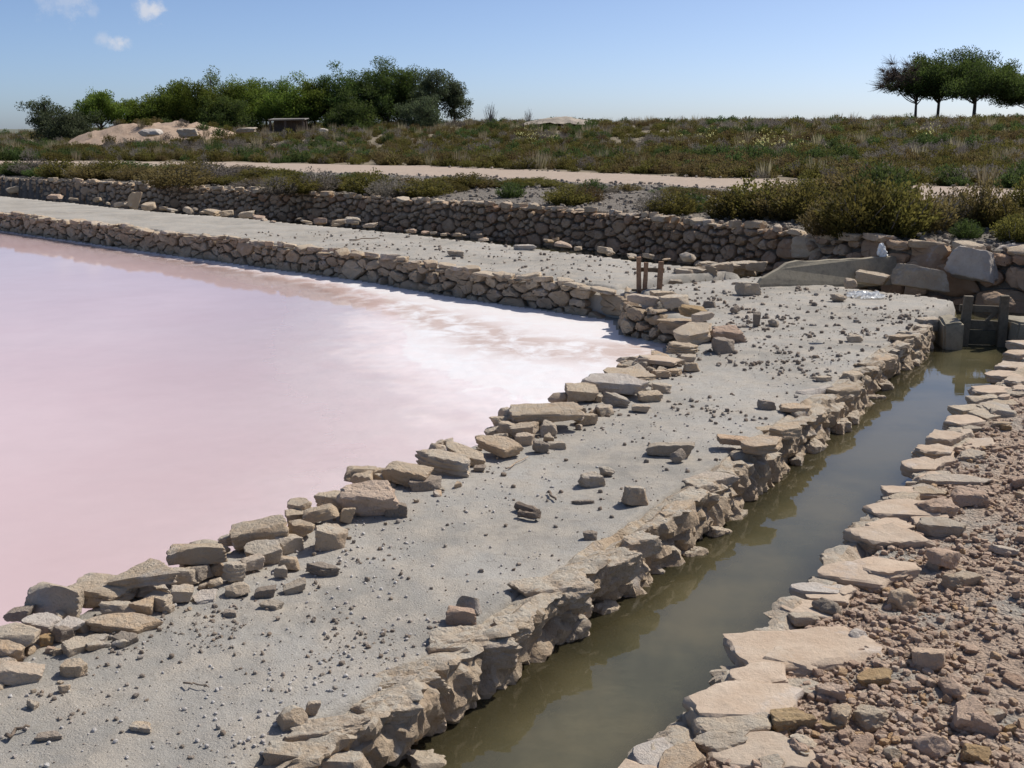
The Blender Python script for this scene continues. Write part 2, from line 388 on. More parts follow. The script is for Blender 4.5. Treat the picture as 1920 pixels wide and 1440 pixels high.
def mat_canal():
    t = NT('canal_water')
    n2 = t.noise(1.6, 5, .6)
    c = t.mix(t.rng(n2, .4, .62), (.125, .107, .056), (.082, .076, .042))
    dif = t.n('ShaderNodeBsdfDiffuse'); t.link(c, dif.inputs[0])
    tr = t.n('ShaderNodeBsdfTransparent'); tr.inputs[0].default_value = (.62, .55, .28, 1)
    dp = t.n('ShaderNodeAttribute', attribute_name='depth').outputs['Fac']
    m1 = t.n('ShaderNodeMixShader'); t.link(t.rng(dp, .0, .19, .15, .94), m1.inputs[0]); t.link(tr.outputs[0], m1.inputs[1]); t.link(dif.outputs[0], m1.inputs[2])
    mp = t.n('ShaderNodeMapping'); mp.inputs['Scale'].default_value = (1.0, 2.6, 1); t.link(t.pos(), mp.inputs[0])
    w = t.noise(7, 3, .5, mp.outputs[0]); nb = t.bump(w, .10, .004)
    fr = t.n('ShaderNodeFresnel'); fr.inputs['IOR'].default_value = 1.6; t.link(nb, fr.inputs['Normal'])
    g = t.n('ShaderNodeBsdfGlossy'); g.inputs['Roughness'].default_value = .012; t.link(nb, g.inputs['Normal'])
    m2 = t.n('ShaderNodeMixShader'); t.link(fr.outputs[0], m2.inputs[0]); t.link(m1.outputs[0], m2.inputs[1]); t.link(g.outputs[0], m2.inputs[2])
    return t.done(m2)
def mat_simple(name, cols, scale=20, rough=.9, bump=.5, dist=.01, detail=5, spec=.2):
    t = NT(name); n = t.noise(scale, detail, .62); n2 = t.noise(scale * 5, 4, .65)
    c = t.ramp(n, [(.3 + .4 * i / max(1, len(cols) - 1), q) for i, q in enumerate(cols)])
    c = t.mix(t.rng(n2, .5, .75, 0, .4), c, tuple(q * .6 for q in cols[0]))
    return t.done(t.bsdf(c, rough, t.bump(t.math('ADD', n2, n), bump, dist), spec))
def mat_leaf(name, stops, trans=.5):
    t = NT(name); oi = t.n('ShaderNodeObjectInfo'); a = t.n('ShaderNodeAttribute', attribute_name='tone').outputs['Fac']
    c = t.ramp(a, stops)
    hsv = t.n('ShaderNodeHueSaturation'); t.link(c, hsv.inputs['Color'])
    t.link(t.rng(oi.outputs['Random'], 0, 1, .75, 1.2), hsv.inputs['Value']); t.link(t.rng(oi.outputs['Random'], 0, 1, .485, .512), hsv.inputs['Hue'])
    d = t.bsdf(hsv.outputs[0], .75, None, .2); tl = t.n('ShaderNodeBsdfTranslucent'); t.link(hsv.outputs[0], tl.inputs[0])
    m = t.n('ShaderNodeMixShader'); m.inputs[0].default_value = trans; t.link(d.outputs[0], m.inputs[1]); t.link(tl.outputs[0], m.inputs[2])
    return t.done(m)
M['mud'] = mat_mud(); M['rubble_ground'] = mat_rubble_ground(); M['salt'] = mat_salt(); M['brine'] = mat_brine(); M['canal'] = mat_canal()
M['bed'] = mat_simple('canal_bed', [(.13, .105, .05), (.19, .155, .085), (.10, .085, .045)], 7, .8, .8, .03)
M['gravel'] = mat_simple('grey_gravel', [(.19, .165, .135), (.28, .245, .205), (.235, .205, .17)], 16, .95, 1.0, .04, 8)
M['track'] = mat_simple('sandy_track', [(.335, .26, .195), (.40, .315, .245), (.32, .255, .20)], 3, .95, .6, .02, 8)
M['heath'] = mat_simple('heath_soil', [(.17, .135, .09), (.22, .18, .125), (.13, .11, .07)], 1.5, .95, .8, .05, 8)
M['mound'] = mat_simple('sandy_earth', [(.34, .235, .165), (.42, .31, .225), (.30, .215, .155)], 1.2, .95, .8, .06, 8)
M['concrete'] = mat_simple('weathered_concrete', [(.25, .215, .155), (.31, .27, .20), (.21, .18, .135)], 9, .9, .4, .006)
M['wood_grey'] = mat_simple('weathered_grey_wood', [(.115, .095, .068), (.165, .138, .10), (.09, .078, .056)], 14, .85, .6, .006)
M['wood_rust'] = mat_simple('rust_stained_wood', [(.22, .11, .06), (.30, .19, .12), (.15, .085, .05)], 16, .85, .7, .006)
M['wood_dark'] = mat_simple('dark_wet_board', [(.075, .068, .045), (.11, .098, .065), (.06, .055, .036)], 12, .6, .5, .006)
M['drift'] = mat_simple('driftwood', [(.17, .125, .09), (.24, .185, .14), (.11, .085, .065)], 40, .85, .8, .006)
M['plastic'] = mat_simple('white_plastic', [(.78, .80, .76), (.84, .84, .80), (.74, .77, .72)], 18, .35, .5, .006, spec=.5)
M['shell'] = stone_mat('shell_white', [(0, (.62, .59, .55)), (.6, (.72, .69, .65)), (1, (.48, .40, .33))], pit=.1)
M['pebble'] = stone_mat('pebble', [(0, (.33, .26, .20)), (.4, (.27, .235, .20)), (.7, (.38, .32, .26)), (1, (.44, .40, .35))], pit=.2)
M['gravel_bit'] = stone_mat('gravel_bit', [(0, (.25, .22, .18)), (.5, (.32, .28, .235)), (1, (.41, .355, .29))], pit=.2)
M['bark'] = mat_simple('pine_bark', [(.085, .065, .05), (.13, .10, .08), (.07, .055, .045)], 6, .95, .8, .03)
M['bark_grey'] = mat_simple('grey_twigs', [(.17, .155, .14), (.24, .22, .20), (.15, .135, .12)], 6, .95, .5, .01)
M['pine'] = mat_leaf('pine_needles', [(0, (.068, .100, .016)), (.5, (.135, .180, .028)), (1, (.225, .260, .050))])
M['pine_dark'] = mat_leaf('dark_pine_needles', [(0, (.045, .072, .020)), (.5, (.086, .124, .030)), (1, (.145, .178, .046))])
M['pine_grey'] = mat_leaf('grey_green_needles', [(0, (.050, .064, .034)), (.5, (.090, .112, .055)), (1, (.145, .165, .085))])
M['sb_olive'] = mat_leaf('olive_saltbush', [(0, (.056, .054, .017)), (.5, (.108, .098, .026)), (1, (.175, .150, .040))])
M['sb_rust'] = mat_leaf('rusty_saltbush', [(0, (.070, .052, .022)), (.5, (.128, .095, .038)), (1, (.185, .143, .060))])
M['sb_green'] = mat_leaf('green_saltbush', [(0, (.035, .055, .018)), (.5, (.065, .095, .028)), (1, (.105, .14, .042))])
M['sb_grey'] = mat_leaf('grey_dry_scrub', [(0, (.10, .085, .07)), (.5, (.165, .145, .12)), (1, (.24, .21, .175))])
M['grass_dry'] = mat_leaf('dry_grass', [(0, (.20, .165, .10)), (1, (.36, .31, .20))])
M['flower'] = mat_leaf('yellow_flowers', [(0, (.50, .46, .14)), (1, (.68, .64, .30))])
M['hill'] = mat_simple('far_hill', [(.12, .13, .10), (.17, .17, .13)], .002, 1, .0, .01)

# ------------------------------------------------------------------ ground sheets (one grid, cut along the boundaries of what it is made of)
def build_ground():
    th = np.concatenate([np.linspace(-180, -36, 50)[:-1], np.linspace(-36, -30, 30)[:-1], np.linspace(-30, 30, 400), np.linspace(30, 36, 30)[1:], np.linspace(36, 180, 50)[1:-1]])
    th = np.radians(th)
    rr = [.05, .4, .8, 1.2, 1.6]; r = 1.9
    while r < 20000:
        rr.append(r); r *= 1.0065 if r < 14 else (1.0085 if r < 120 else 1.06)
    rr = np.array(rr)
    T, Rr = np.meshgrid(th, rr); X = Rr * np.sin(T); Y = Rr * np.cos(T)
    z, _ = ground(X.ravel(), Y.ravel()); nT = len(th); nR = len(rr)
    GRID['g'] = (th, rr, z.reshape(X.shape))
    V = np.stack([X.ravel(), Y.ravel(), z], 1)
    i, j = np.meshgrid(np.arange(nR - 1), np.arange(nT), indexing='ij'); i = i.ravel(); j = j.ravel(); j2 = (j + 1) % nT
    Q = np.stack([i * nT + j, i * nT + j2, (i + 1) * nT + j2, (i + 1) * nT + j], 1)
    c = V[Q].mean(1); _, reg = ground(c[:, 0], c[:, 1])
    def sub(sel, name, mat, zz=None):
        q = Q[sel]; u, inv = np.unique(q, return_inverse=True); v = V[u].copy()
        if zz is not None: v[:, 2] = zz
        me = np_mesh(name, v, inv.reshape(q.shape), mat)
        o = link(name, me); o['kind'] = 'structure'; return o, v
    for k, (name, mat) in {0: ('mud_dyke', 'mud'), 1: ('salt_flat', 'salt'), 2: ('canal_bed', 'bed'), 3: ('rubble_bank', 'rubble_ground'), 4: ('gravel_bank', 'gravel'),
                           5: ('dirt_track', 'track'), 6: ('heath_ground', 'heath'), 7: ('earth_mound', 'mound')}.items():
        o, v = sub(reg == k, name, M[mat])
        if k == 1:
            dw, s = seg_dist(WALL1, v[:, 0], v[:, 1])
            w = np.interp(s, [0, 2, 5, 10, 30], [1.7, 1.05, .62, .32, .2])
            at_ = np.exp(-((dw - w) / (.22 * w + .08)) ** 2) * 1.2 + .15 * (dw < 3.5)
            a = o.data.attributes.new('shore', 'FLOAT', 'POINT'); a.data.foreach_set('value', np.clip(at_, 0, 1).astype(np.float32))
    sp = sd_poly(POND, c[:, 0], c[:, 1])
    o, v = sub((sp < .12) & (np.hypot(c[:, 0], c[:, 1]) < 90), 'pond_water', M['brine'], POND_Z)
    a = o.data.attributes.new('depth', 'FLOAT', 'POINT'); a.data.foreach_set('value', pond_depth(v[:, 0], v[:, 1]).astype(np.float32))
    sc = np.minimum(np.minimum(sd_poly(CANAL, c[:, 0], c[:, 1]), sd_poly(BACKC, c[:, 0], c[:, 1])), 9)
    sy = sd_poly(BEYOND, c[:, 0], c[:, 1])
    o, v = sub((sc < .12) & (sy > -.1) & (sp > .02), 'canal_water', M['canal'], CANAL_Z)
    a = o.data.attributes.new('depth', 'FLOAT', 'POINT')
    zz, _ = ground(v[:, 0], v[:, 1]); a.data.foreach_set('value', np.clip(CANAL_Z - zz, 0, 1).astype(np.float32))
build_ground()

def far_hill():
    V = []; F = []; n = 60
    for i in range(n):
        x = -5200 + 4200 * i / (n - 1); h = 42 * (math.sin(math.pi * i / (n - 1)) ** .7) * (.75 + .25 * mnoise.noise((i * .15, 3, 0))) 
        V += [(x, 5200, -5), (x, 5700, h), (x, 6600, -5)]
    for i in range(n - 1):
        a = i * 3; F += [(a, a + 3, a + 4, a + 1), (a + 1, a + 4, a + 5, a + 2)]
    o = link('far_hill', mesh('far_hill', V, F, M['hill'], True)); o['kind'] = 'structure'
far_hill()

# ------------------------------------------------------------------ stones
def ico(sub):
    bm = bmesh.new(); bmesh.ops.create_icosphere(bm, subdivisions=sub, radius=1)
    v = np.array([p.co for p in bm.verts]); f = [[q.index for q in p.verts] for p in bm.faces]; bm.free()
    return v / np.linalg.norm(v, axis=1)[:, None], f
ICO = {k: ico(k) for k in (2, 3, 4, 5)}
def unit(v): v = np.array(v, float); return v / np.linalg.norm(v)
def stone_shape(kind, seed, sub):
    rs = random.Random(seed * 7919 + sum(map(ord, kind)) * 31); V, F = ICO[sub]
    P = []; p = 60; amp = .03; fine = .0; chip = .035
    def add(n, d): P.append((unit(n), d))
    if kind in ('slab', 'tri', 'layered'):
        add((rs.uniform(-.07, .07), rs.uniform(-.07, .07), 1), .5); add((rs.uniform(-.1, .1), rs.uniform(-.1, .1), -1), .5)
        n = 3 if kind == 'tri' else rs.choice([4, 5, 5, 6]); a0 = rs.uniform(0, 6.28)
        for i in range(n):
            a = a0 + 6.283 * (i + rs.uniform(-.24, .24) * (0 if kind == 'tri' else 1)) / n
            add((math.cos(a), math.sin(a), rs.uniform(-.10, .07)), (.34 if kind == 'tri' else .5) * rs.uniform(.86, 1.12))
        for i in range(rs.choice([2, 3, 4])):
            a = rs.uniform(0, 6.28); add((math.cos(a), math.sin(a), rs.choice([-.5, .25, .6])), rs.uniform(.60, .70))
        amp = .05
    elif kind == 'block':
        for ax in range(3):
            for s in (-1, 1):
                n = [rs.uniform(-.22, .22) for _ in range(3)]; n[ax] = s; add(n, .5 * rs.uniform(.85, 1.12))
        for i in range(5): add([rs.uniform(-1, 1) for _ in range(3)], rs.uniform(.52, .68))
        amp = .045
    elif kind == 'lump':
        for i in range(13): add([rs.uniform(-1, 1), rs.uniform(-1, 1), rs.uniform(-1, 1)], rs.uniform(.42, .58))
        for ax in range(3):
            for s in (-1, 1):
                n = [rs.uniform(-.3, .3) for _ in range(3)]; n[ax] = s; add(n, .55)
        p = 34; amp = .05; chip = .05
    elif kind == 'rough':
        for ax in range(3):
            for s in (-1, 1):
                n = [rs.uniform(-.3, .3) for _ in range(3)]; n[ax] = s; add(n, .5 * rs.uniform(.9, 1.1))
        for i in range(6): add([rs.uniform(-1, 1) for _ in range(3)], rs.uniform(.5, .65))
        p = 26; amp = .07; fine = .05; chip = .10
    elif kind == 'pebble':
        for i in range(9): add([rs.uniform(-1, 1) for _ in range(3)], rs.uniform(.45, .6))
        for ax in range(3):
            for s in (-1, 1): n = [0, 0, 0]; n[ax] = s; add(n, .55)
        p = 6; amp = .03; chip = 0
    acc = np.zeros(len(V))
    for n, d in P: acc += (np.maximum(V @ n, 0) / d) ** p
    r = acc ** (-1 / p); C = V * r[:, None]
    off = Vector((rs.uniform(0, 50), rs.uniform(0, 50), rs.uniform(0, 50)))
    disp = np.empty(len(V))
    for i in range(len(V)):
        q = Vector(C[i]); d = amp * mnoise.fractal(q * 3.2 + off, 1.0, 2.1, 3)
        if sub >= 4: d += amp * .35 * mnoise.fractal(q * 11 + off, 1.0, 2.1, 3)
        if chip and sub >= 4:
            vd = mnoise.voronoi(q * 3.4 + off)[0]; d -= chip * (vd[0] - .35) * .8; vd = mnoise.voronoi(q * 8.5 + off)[0]; d -= chip * .45 * (vd[0] - .35)
        if fine: d += fine * (mnoise.ridged_multi_fractal(q * 4.5 + off, 1.0, 2.2, 4, 1.0, 2.0) - 1.0) * .55
        if kind == 'layered': d += .035 * math.sin(q.z * 26 + 3 * mnoise.noise(q * 2 + off))
        disp[i] = d
    C = V * (r + disp)[:, None]
    mn, mx = C.min(0), C.max(0); C = (C - (mn + mx) / 2) / (mx - mn); C[:, 2] += .5
    return C, F
_shapes = {}
def stone_mesh(kind, var, mat, sub=4):
    key = (kind, var, mat, sub)
    if key not in _shapes:
        C, F = stone_shape(kind, var, sub)
        me = mesh(f'{kind}_stone', C, F, M[mat] if mat else None, True, R(24 if sub >= 4 else 38)); _shapes[key] = me
        if not mat: me.materials.append(M['stone'])
    return _shapes[key]
_lift = 0
def place(name, kind, loc, size, yaw=0, tx=0, ty=0, mat='stone', parent=None, var=None, sub=4, sink=.08):
    var = random.randrange(6) if var is None else var
    o = link(name, stone_mesh(kind, var, None, sub)); o.material_slots[0].link = 'OBJECT'; o.material_slots[0].material = M[mat]
    o.scale = size; o.rotation_euler = (R(tx), R(ty), R(yaw))
    o.location = (loc[0], loc[1], loc[2] - sink * size[2])
    if parent is not None: put(o, parent)
    return o
def rock(name, px, py, W, D=.7, T=.5, kind='block', yaw=0, tx=0, ty=0, z=0.0, mat='stone', parent=None, var=None, sub=4, sink=.1, on_ground=False):
    """stone whose footprint centre is seen at photo point (px, py) when it lies at height z; W in photo pixels, depth and thickness relative to W"""
    p = at(px, py, z)
    if on_ground:
        for _ in range(3): p = at(px, py, gz(p.x, p.y) + z)
    w = W * (p - Vector((0, 0, EYE))).length / FPX
    return place(name, kind, p, (w, w * D, w * T), yaw, tx, ty, mat, parent, var, sub, sink)

# dry-stone walling: irregular cells packed on the wall face, each cell a stone of its own
def wall_cells(L, hfun0, size0, aspect, seed):
    gs = np.linspace(0, L, 400); gh = [hfun0(q) for q in gs]; gq = [float(size0(q)) for q in gs]; pr = random.Random(seed)
    hfun = lambda q: gh[min(399, int(q / L * 399))]
    size = lambda q: gq[min(399, int(q / L * 399))]
    rs = np.random.default_rng(seed); pts = []; H = max(hfun(s) for s in np.linspace(0, L, 50))
    cell = {}
    smin = min(size(s) for s in np.linspace(0, L, 60))
    for _ in range(min(60000, int(L / smin * H / smin * 40))):
        s, h = pr.uniform(0, L), pr.uniform(0, H + smin * .2)
        if h > hfun(s) + .1 * smin: continue
        d = size(s) * pr.choice([.5, .6, .75, .9, 1.05, 1.3, 1.7])
        ok = True; ci, cj = int(s / .5), int(h / .5)
        for a in (ci - 2, ci - 1, ci, ci + 1, ci + 2):
            for b in (cj - 1, cj, cj + 1):
                for (ps, ph, pd) in cell.get((a, b), ()):
                    if ((ps - s) / aspect) ** 2 + (ph - h) ** 2 < (.5 * (d + pd)) ** 2 * .86: ok = False; break
                if not ok: break
            if not ok: break
        if ok: cell.setdefault((ci, cj), []).append((s, h, d)); pts.append((s, h, d))
    P = np.array(pts); out = []
    for i, (s, h, d) in enumerate(P):
        top = hfun(s) + rs.uniform(-.12, .10) * d
        poly = [(s - 1.0, -.03), (s + 1.0, -.03), (s + 1.0, top), (s - 1.0, top)]
        A = np.array([(P[:, 0] - s) / aspect, P[:, 1] - h]).T; dd = (A ** 2).sum(1); near = np.argsort(dd)[1:16]
        for j in near:
            ax, ay = (P[j, 0] - s) / aspect, P[j, 1] - h; l2 = ax * ax + ay * ay
            wt = d * d * .18; wj = P[j, 2] ** 2 * .18
            c = (l2 + wt - wj) / 2; new = []
            for k in range(len(poly)):
                p0, p1 = poly[k], poly[(k + 1) % len(poly)]
                f0 = (p0[0] - s) / aspect * ax + (p0[1] - h) * ay - c; f1 = (p1[0] - s) / aspect * ax + (p1[1] - h) * ay - c
                if f0 <= 0: new.append(p0)
                if (f0 < 0 < f1) or (f1 < 0 < f0):
                    t = f0 / (f0 - f1); new.append((p0[0] + t * (p1[0] - p0[0]), p0[1] + t * (p1[1] - p0[1])))
            poly = new
            if len(poly) < 3: break
        if len(poly) >= 3:
            p = np.array(poly); wd = np.ptp(p[:, 0]); ht = np.ptp(p[:, 1])
            if wd > .03 and ht > .025: out.append(p)
    return out
def cell_stone(p, rs, depth, gap=.007, soft=0.):
    c = p.mean(0); n = len(p)
    q = []
    for i in range(n):                       # corners cut once so that stones read as broken, not as tiles
        a, b = p[i], p[(i + 1) % n]; l = np.linalg.norm(b - a)
        if l < .012: q.append((a + b) / 2); continue
        k = min(.30, (.014 + .03 * soft) / l + .05 + .05 * soft); q += [a + (b - a) * k, b - (b - a) * k]
        if l > .10: q.insert(-1, (a + b) / 2 + rs.normal(0, .004, 2))
    q = np.array(q); rad = np.linalg.norm(q - c, axis=1)[:, None]; m = len(q)
    size = math.sqrt(max(1e-4, np.ptp(p[:, 0]) * np.ptp(p[:, 1])))
    q = c + (q - c) * np.clip(1 - gap * rs.uniform(.6, 2.0) / np.maximum(rad, .02), .5, 1)
    tilt = rs.normal(0, .16, 2); off = rs.uniform(-.025, .032)
    rings = [(.80, -depth, 0), (.97, -.05, .004), (1.0, -.020, .005), (.93 - .05 * soft, .002 + .006 * soft, .006), (.52, .008 + .014 * soft, .009)]
    V = []
    for sc, o, j in rings:
        for k in range(m):
            d = (q[k] - c) * sc; e = rs.normal(0, 1, 3) * j * min(1, size / .12)
            V.append((c[0] + d[0] + e[0], c[1] + d[1] + e[1], o + off + (tilt @ d if o > -.06 else 0) + e[2]))
    V.append((c[0], c[1], .009 + .017 * soft + off + rs.normal(0, .008)))
    F = []
    for r_ in range(len(rings) - 1):
        for k in range(m):
            a = r_ * m + k; b = r_ * m + (k + 1) % m; F.append((a, b, b + m, a + m))
    l = (len(rings) - 1) * m
    for k in range(m): F.append((l + k, l + (k + 1) % m, len(V) - 1))
    return np.array(V), F
def wall(name, label, pts, z0, hfun, size, aspect, mat, seed, depth=.14, batter=.06, limit=290, core='mud', core_w=.42, gap=.008, soft=.25):
    """pts: plan polyline of the wall foot, running left to right as seen from the front"""
    rs = np.random.default_rng(seed + 5); pts = [np.array(p) for p in pts]
    seg = [np.linalg.norm(b - a) for a, b in zip(pts[:-1], pts[1:])]; L = sum(seg); cum = np.concatenate([[0], np.cumsum(seg)])
    def frame(s):
        s = min(max(s, 0), L - 1e-6); k = min(int(np.searchsorted(cum, s, 'right')) - 1, len(seg) - 1)
        d = (pts[k + 1] - pts[k]) / seg[k]; return pts[k] + d * (s - cum[k]), d, np.array([d[1], -d[0]])
    mid, _, _ = frame(L / 2)
    root = tag(empty(name, (mid[0], mid[1], z0)), label, 'wall'); items = []
    for p in wall_cells(L, hfun, size, aspect, seed):
        V, F = cell_stone(p, rs, depth, gap, soft); W = np.empty((len(V), 3))
        for i, (s, h, o) in enumerate(V):
            s2 = min(max(s, 0), L); b, d, nn = frame(s2); b = b + d * (s - s2)
            q = b + nn * (o - batter * h); W[i] = (q[0], q[1], z0 + h)
        c = W.mean(0); dist = np.linalg.norm(c - np.array([0, 0, EYE]))
        vis = abs(c[0] / max(c[1], .1)) < .50
        area = np.ptp(p[:, 0]) * np.ptp(p[:, 1]) / dist ** 2 * (1 if vis else .01)
        items.append((area, W, F, c))
    items.sort(key=lambda t: -t[0])
    for area, W, F, c in items[:limit]:
        me = mesh('wall_stone', W - c, F, M[mat], True, R(38)); o = link('stone', me); o.location = c; put(o, root)
    if len(items) > limit:
        V = []; FF = []
        for area, W, F, c in items[limit:]:
            b = len(V); V += list(W - np.array(root.location)); FF += [tuple(i + b for i in f) for f in F]
        o = link('stones', mesh('wall_stones', V, FF, M[mat], True, R(38)), None, root); o['kind'] = 'stuff'
    V = []; F = []; ns = int(L / .12)                     # earth fill behind the stones
    for k in range(ns + 1):
        q = L * k / ns; b, d, nn = frame(q); h = hfun(q) - .035 + .008 * mnoise.noise((q * 3, 0, seed))
        for o, zz in ((-.09, -.05), (-.09 - batter * h, h - .03), (-.16 - batter * h, h - .005), (-core_w, h + .012), (-core_w - .12, h - .06)):
            e = b + nn * o; V.append((e[0] - root.location.x, e[1] - root.location.y, zz + .01 * mnoise.noise((q * 7, o * 20, 3))))
    for k in range(ns):
        for j in range(4): a = k * 5 + j; F.append((a, a + 5, a + 6, a + 1))
    link('core', mesh('wall_core', V, F, M[core], True, R(40)), None, root)
    return root, frame, L

# front wall of the far dyke, standing in the salt pond
w1 = [np.array(p) for p in WALL1[::-1]]
def h1(s): return .36 + .035 * float(perlin(s * .9, 2.2)) + .02 * float(perlin(s * 3.1, 5.0))
front_wall, fr1, L1 = wall('front_stone_wall', 'low dry stone wall holding the far dyke above the pink pond', w1, POND_Z - .02, h1, lambda s: np.interp(s, [0, 12, 30], [.16, .16, .165]), 1.8, 'stone_front', 3, batter=.10)
random.seed(5)
s = 8.0
while s < L1 - .05:                                     # flat cap stones laid along its top
    b, d, nn = fr1(s); w = random.uniform(.14, .36); p = b - nn * random.uniform(.06, .14); yaw = math.degrees(math.atan2(d[1], d[0])) + random.uniform(-22, 22)
    place('cap_stone', random.choice(['slab', 'slab', 'layered', 'block']), (p[0], p[1], POND_Z - .03 + h1(s)), (w, w * random.uniform(.55, .9), random.uniform(.035, .085)), yaw, random.uniform(-9, 9), random.uniform(-9, 9), 'stone', front_wall, sub=3, sink=.1)
    s += w * random.uniform(.55, 1.15)
# short wall at the pond's inner corner
wc = [np.array(xy(1163, 622, POND_Z)) + np.array((.05, .25)), np.array(xy(1172, 636, POND_Z)), np.array(xy(1268, 655, POND_Z))]
corner_wall, frc, Lc = wall('corner_stone_wall', 'short dry stone corner wall right of the rusty sluice posts', wc, POND_Z - .02, lambda s: .33 + .02 * math.sin(s * 9), lambda s: .16, 1.5, 'stone_front', 8, batter=.04, core_w=.3)
# back wall above the back channel; large boulders at its right end
w2 = [np.array(p) for p in WALL2[1:-1]]; w2[0] = np.array((-17.5, 33.6))
def h2(s): return .66 + .035 * float(perlin(s * .8, 9.2)) + .02 * float(perlin(s * 2.7, 1.0))
cum2 = 0
for a, b in zip(w2[:-1], w2[1:]):
    if a[0] < 3.9: cum2 += np.linalg.norm(b - a)
back_wall, fr2, L2 = wall('back_stone_wall', 'long brown dry stone wall below the gravel bank and bushes', w2, CANAL_Z - .05, h2, lambda s: float(np.interp(s, [0, cum2 - 4.5, cum2 - 1.2, cum2 + .3, cum2 + 6], [.165, .17, .19, .36, .40])), 1.45, 'stone_wall', 21, depth=.2, batter=.08, limit=298, core='gravel', core_w=.5, gap=.013, soft=.9)
random.seed(9); s = 6.0
while s < L2 - .4:
    b, d, nn = fr2(s); big = np.interp(s, [0, cum2 - 1, cum2 + 1], [1, 1, 1.6]); w = random.uniform(.14, .34) * big; p = b - nn * random.uniform(.05, .20)
    place('cap_stone', random.choice(['slab', 'block', 'lump', 'slab']), (p[0], p[1], CANAL_Z - .08 + h2(s)), (w, w * random.uniform(.6, .95), random.uniform(.05, .12) * big), math.degrees(math.atan2(d[1], d[0])) + random.uniform(-25, 25), random.uniform(-10, 10), random.uniform(-10, 10), 'stone', back_wall, sub=3)
    s += w * random.uniform(.6, 1.5)
# three big pale boulders set into the right end of the back wall
for px, py, z, W, T, yaw, m in [(1520, 466, .12, 80, .55, -40, 'stone'), (1822, 505, .12, 86, .70, -42, 'pale'), (1905, 500, .12, 80, .75, -45, 'pale'), (1745, 515, -.02, 110, .75, -42, 'stone_wall'), (1870, 560, -.12, 60, .5, -40, 'stone_wall')]:
    p = at(px, py, z + .1); w = W * p.length / FPX
    place('boulder', 'lump' if m != 'pale' else 'block', (p.x, p.y, z), (w, w * .5, w * T), yaw, 0, 0, m, back_wall)

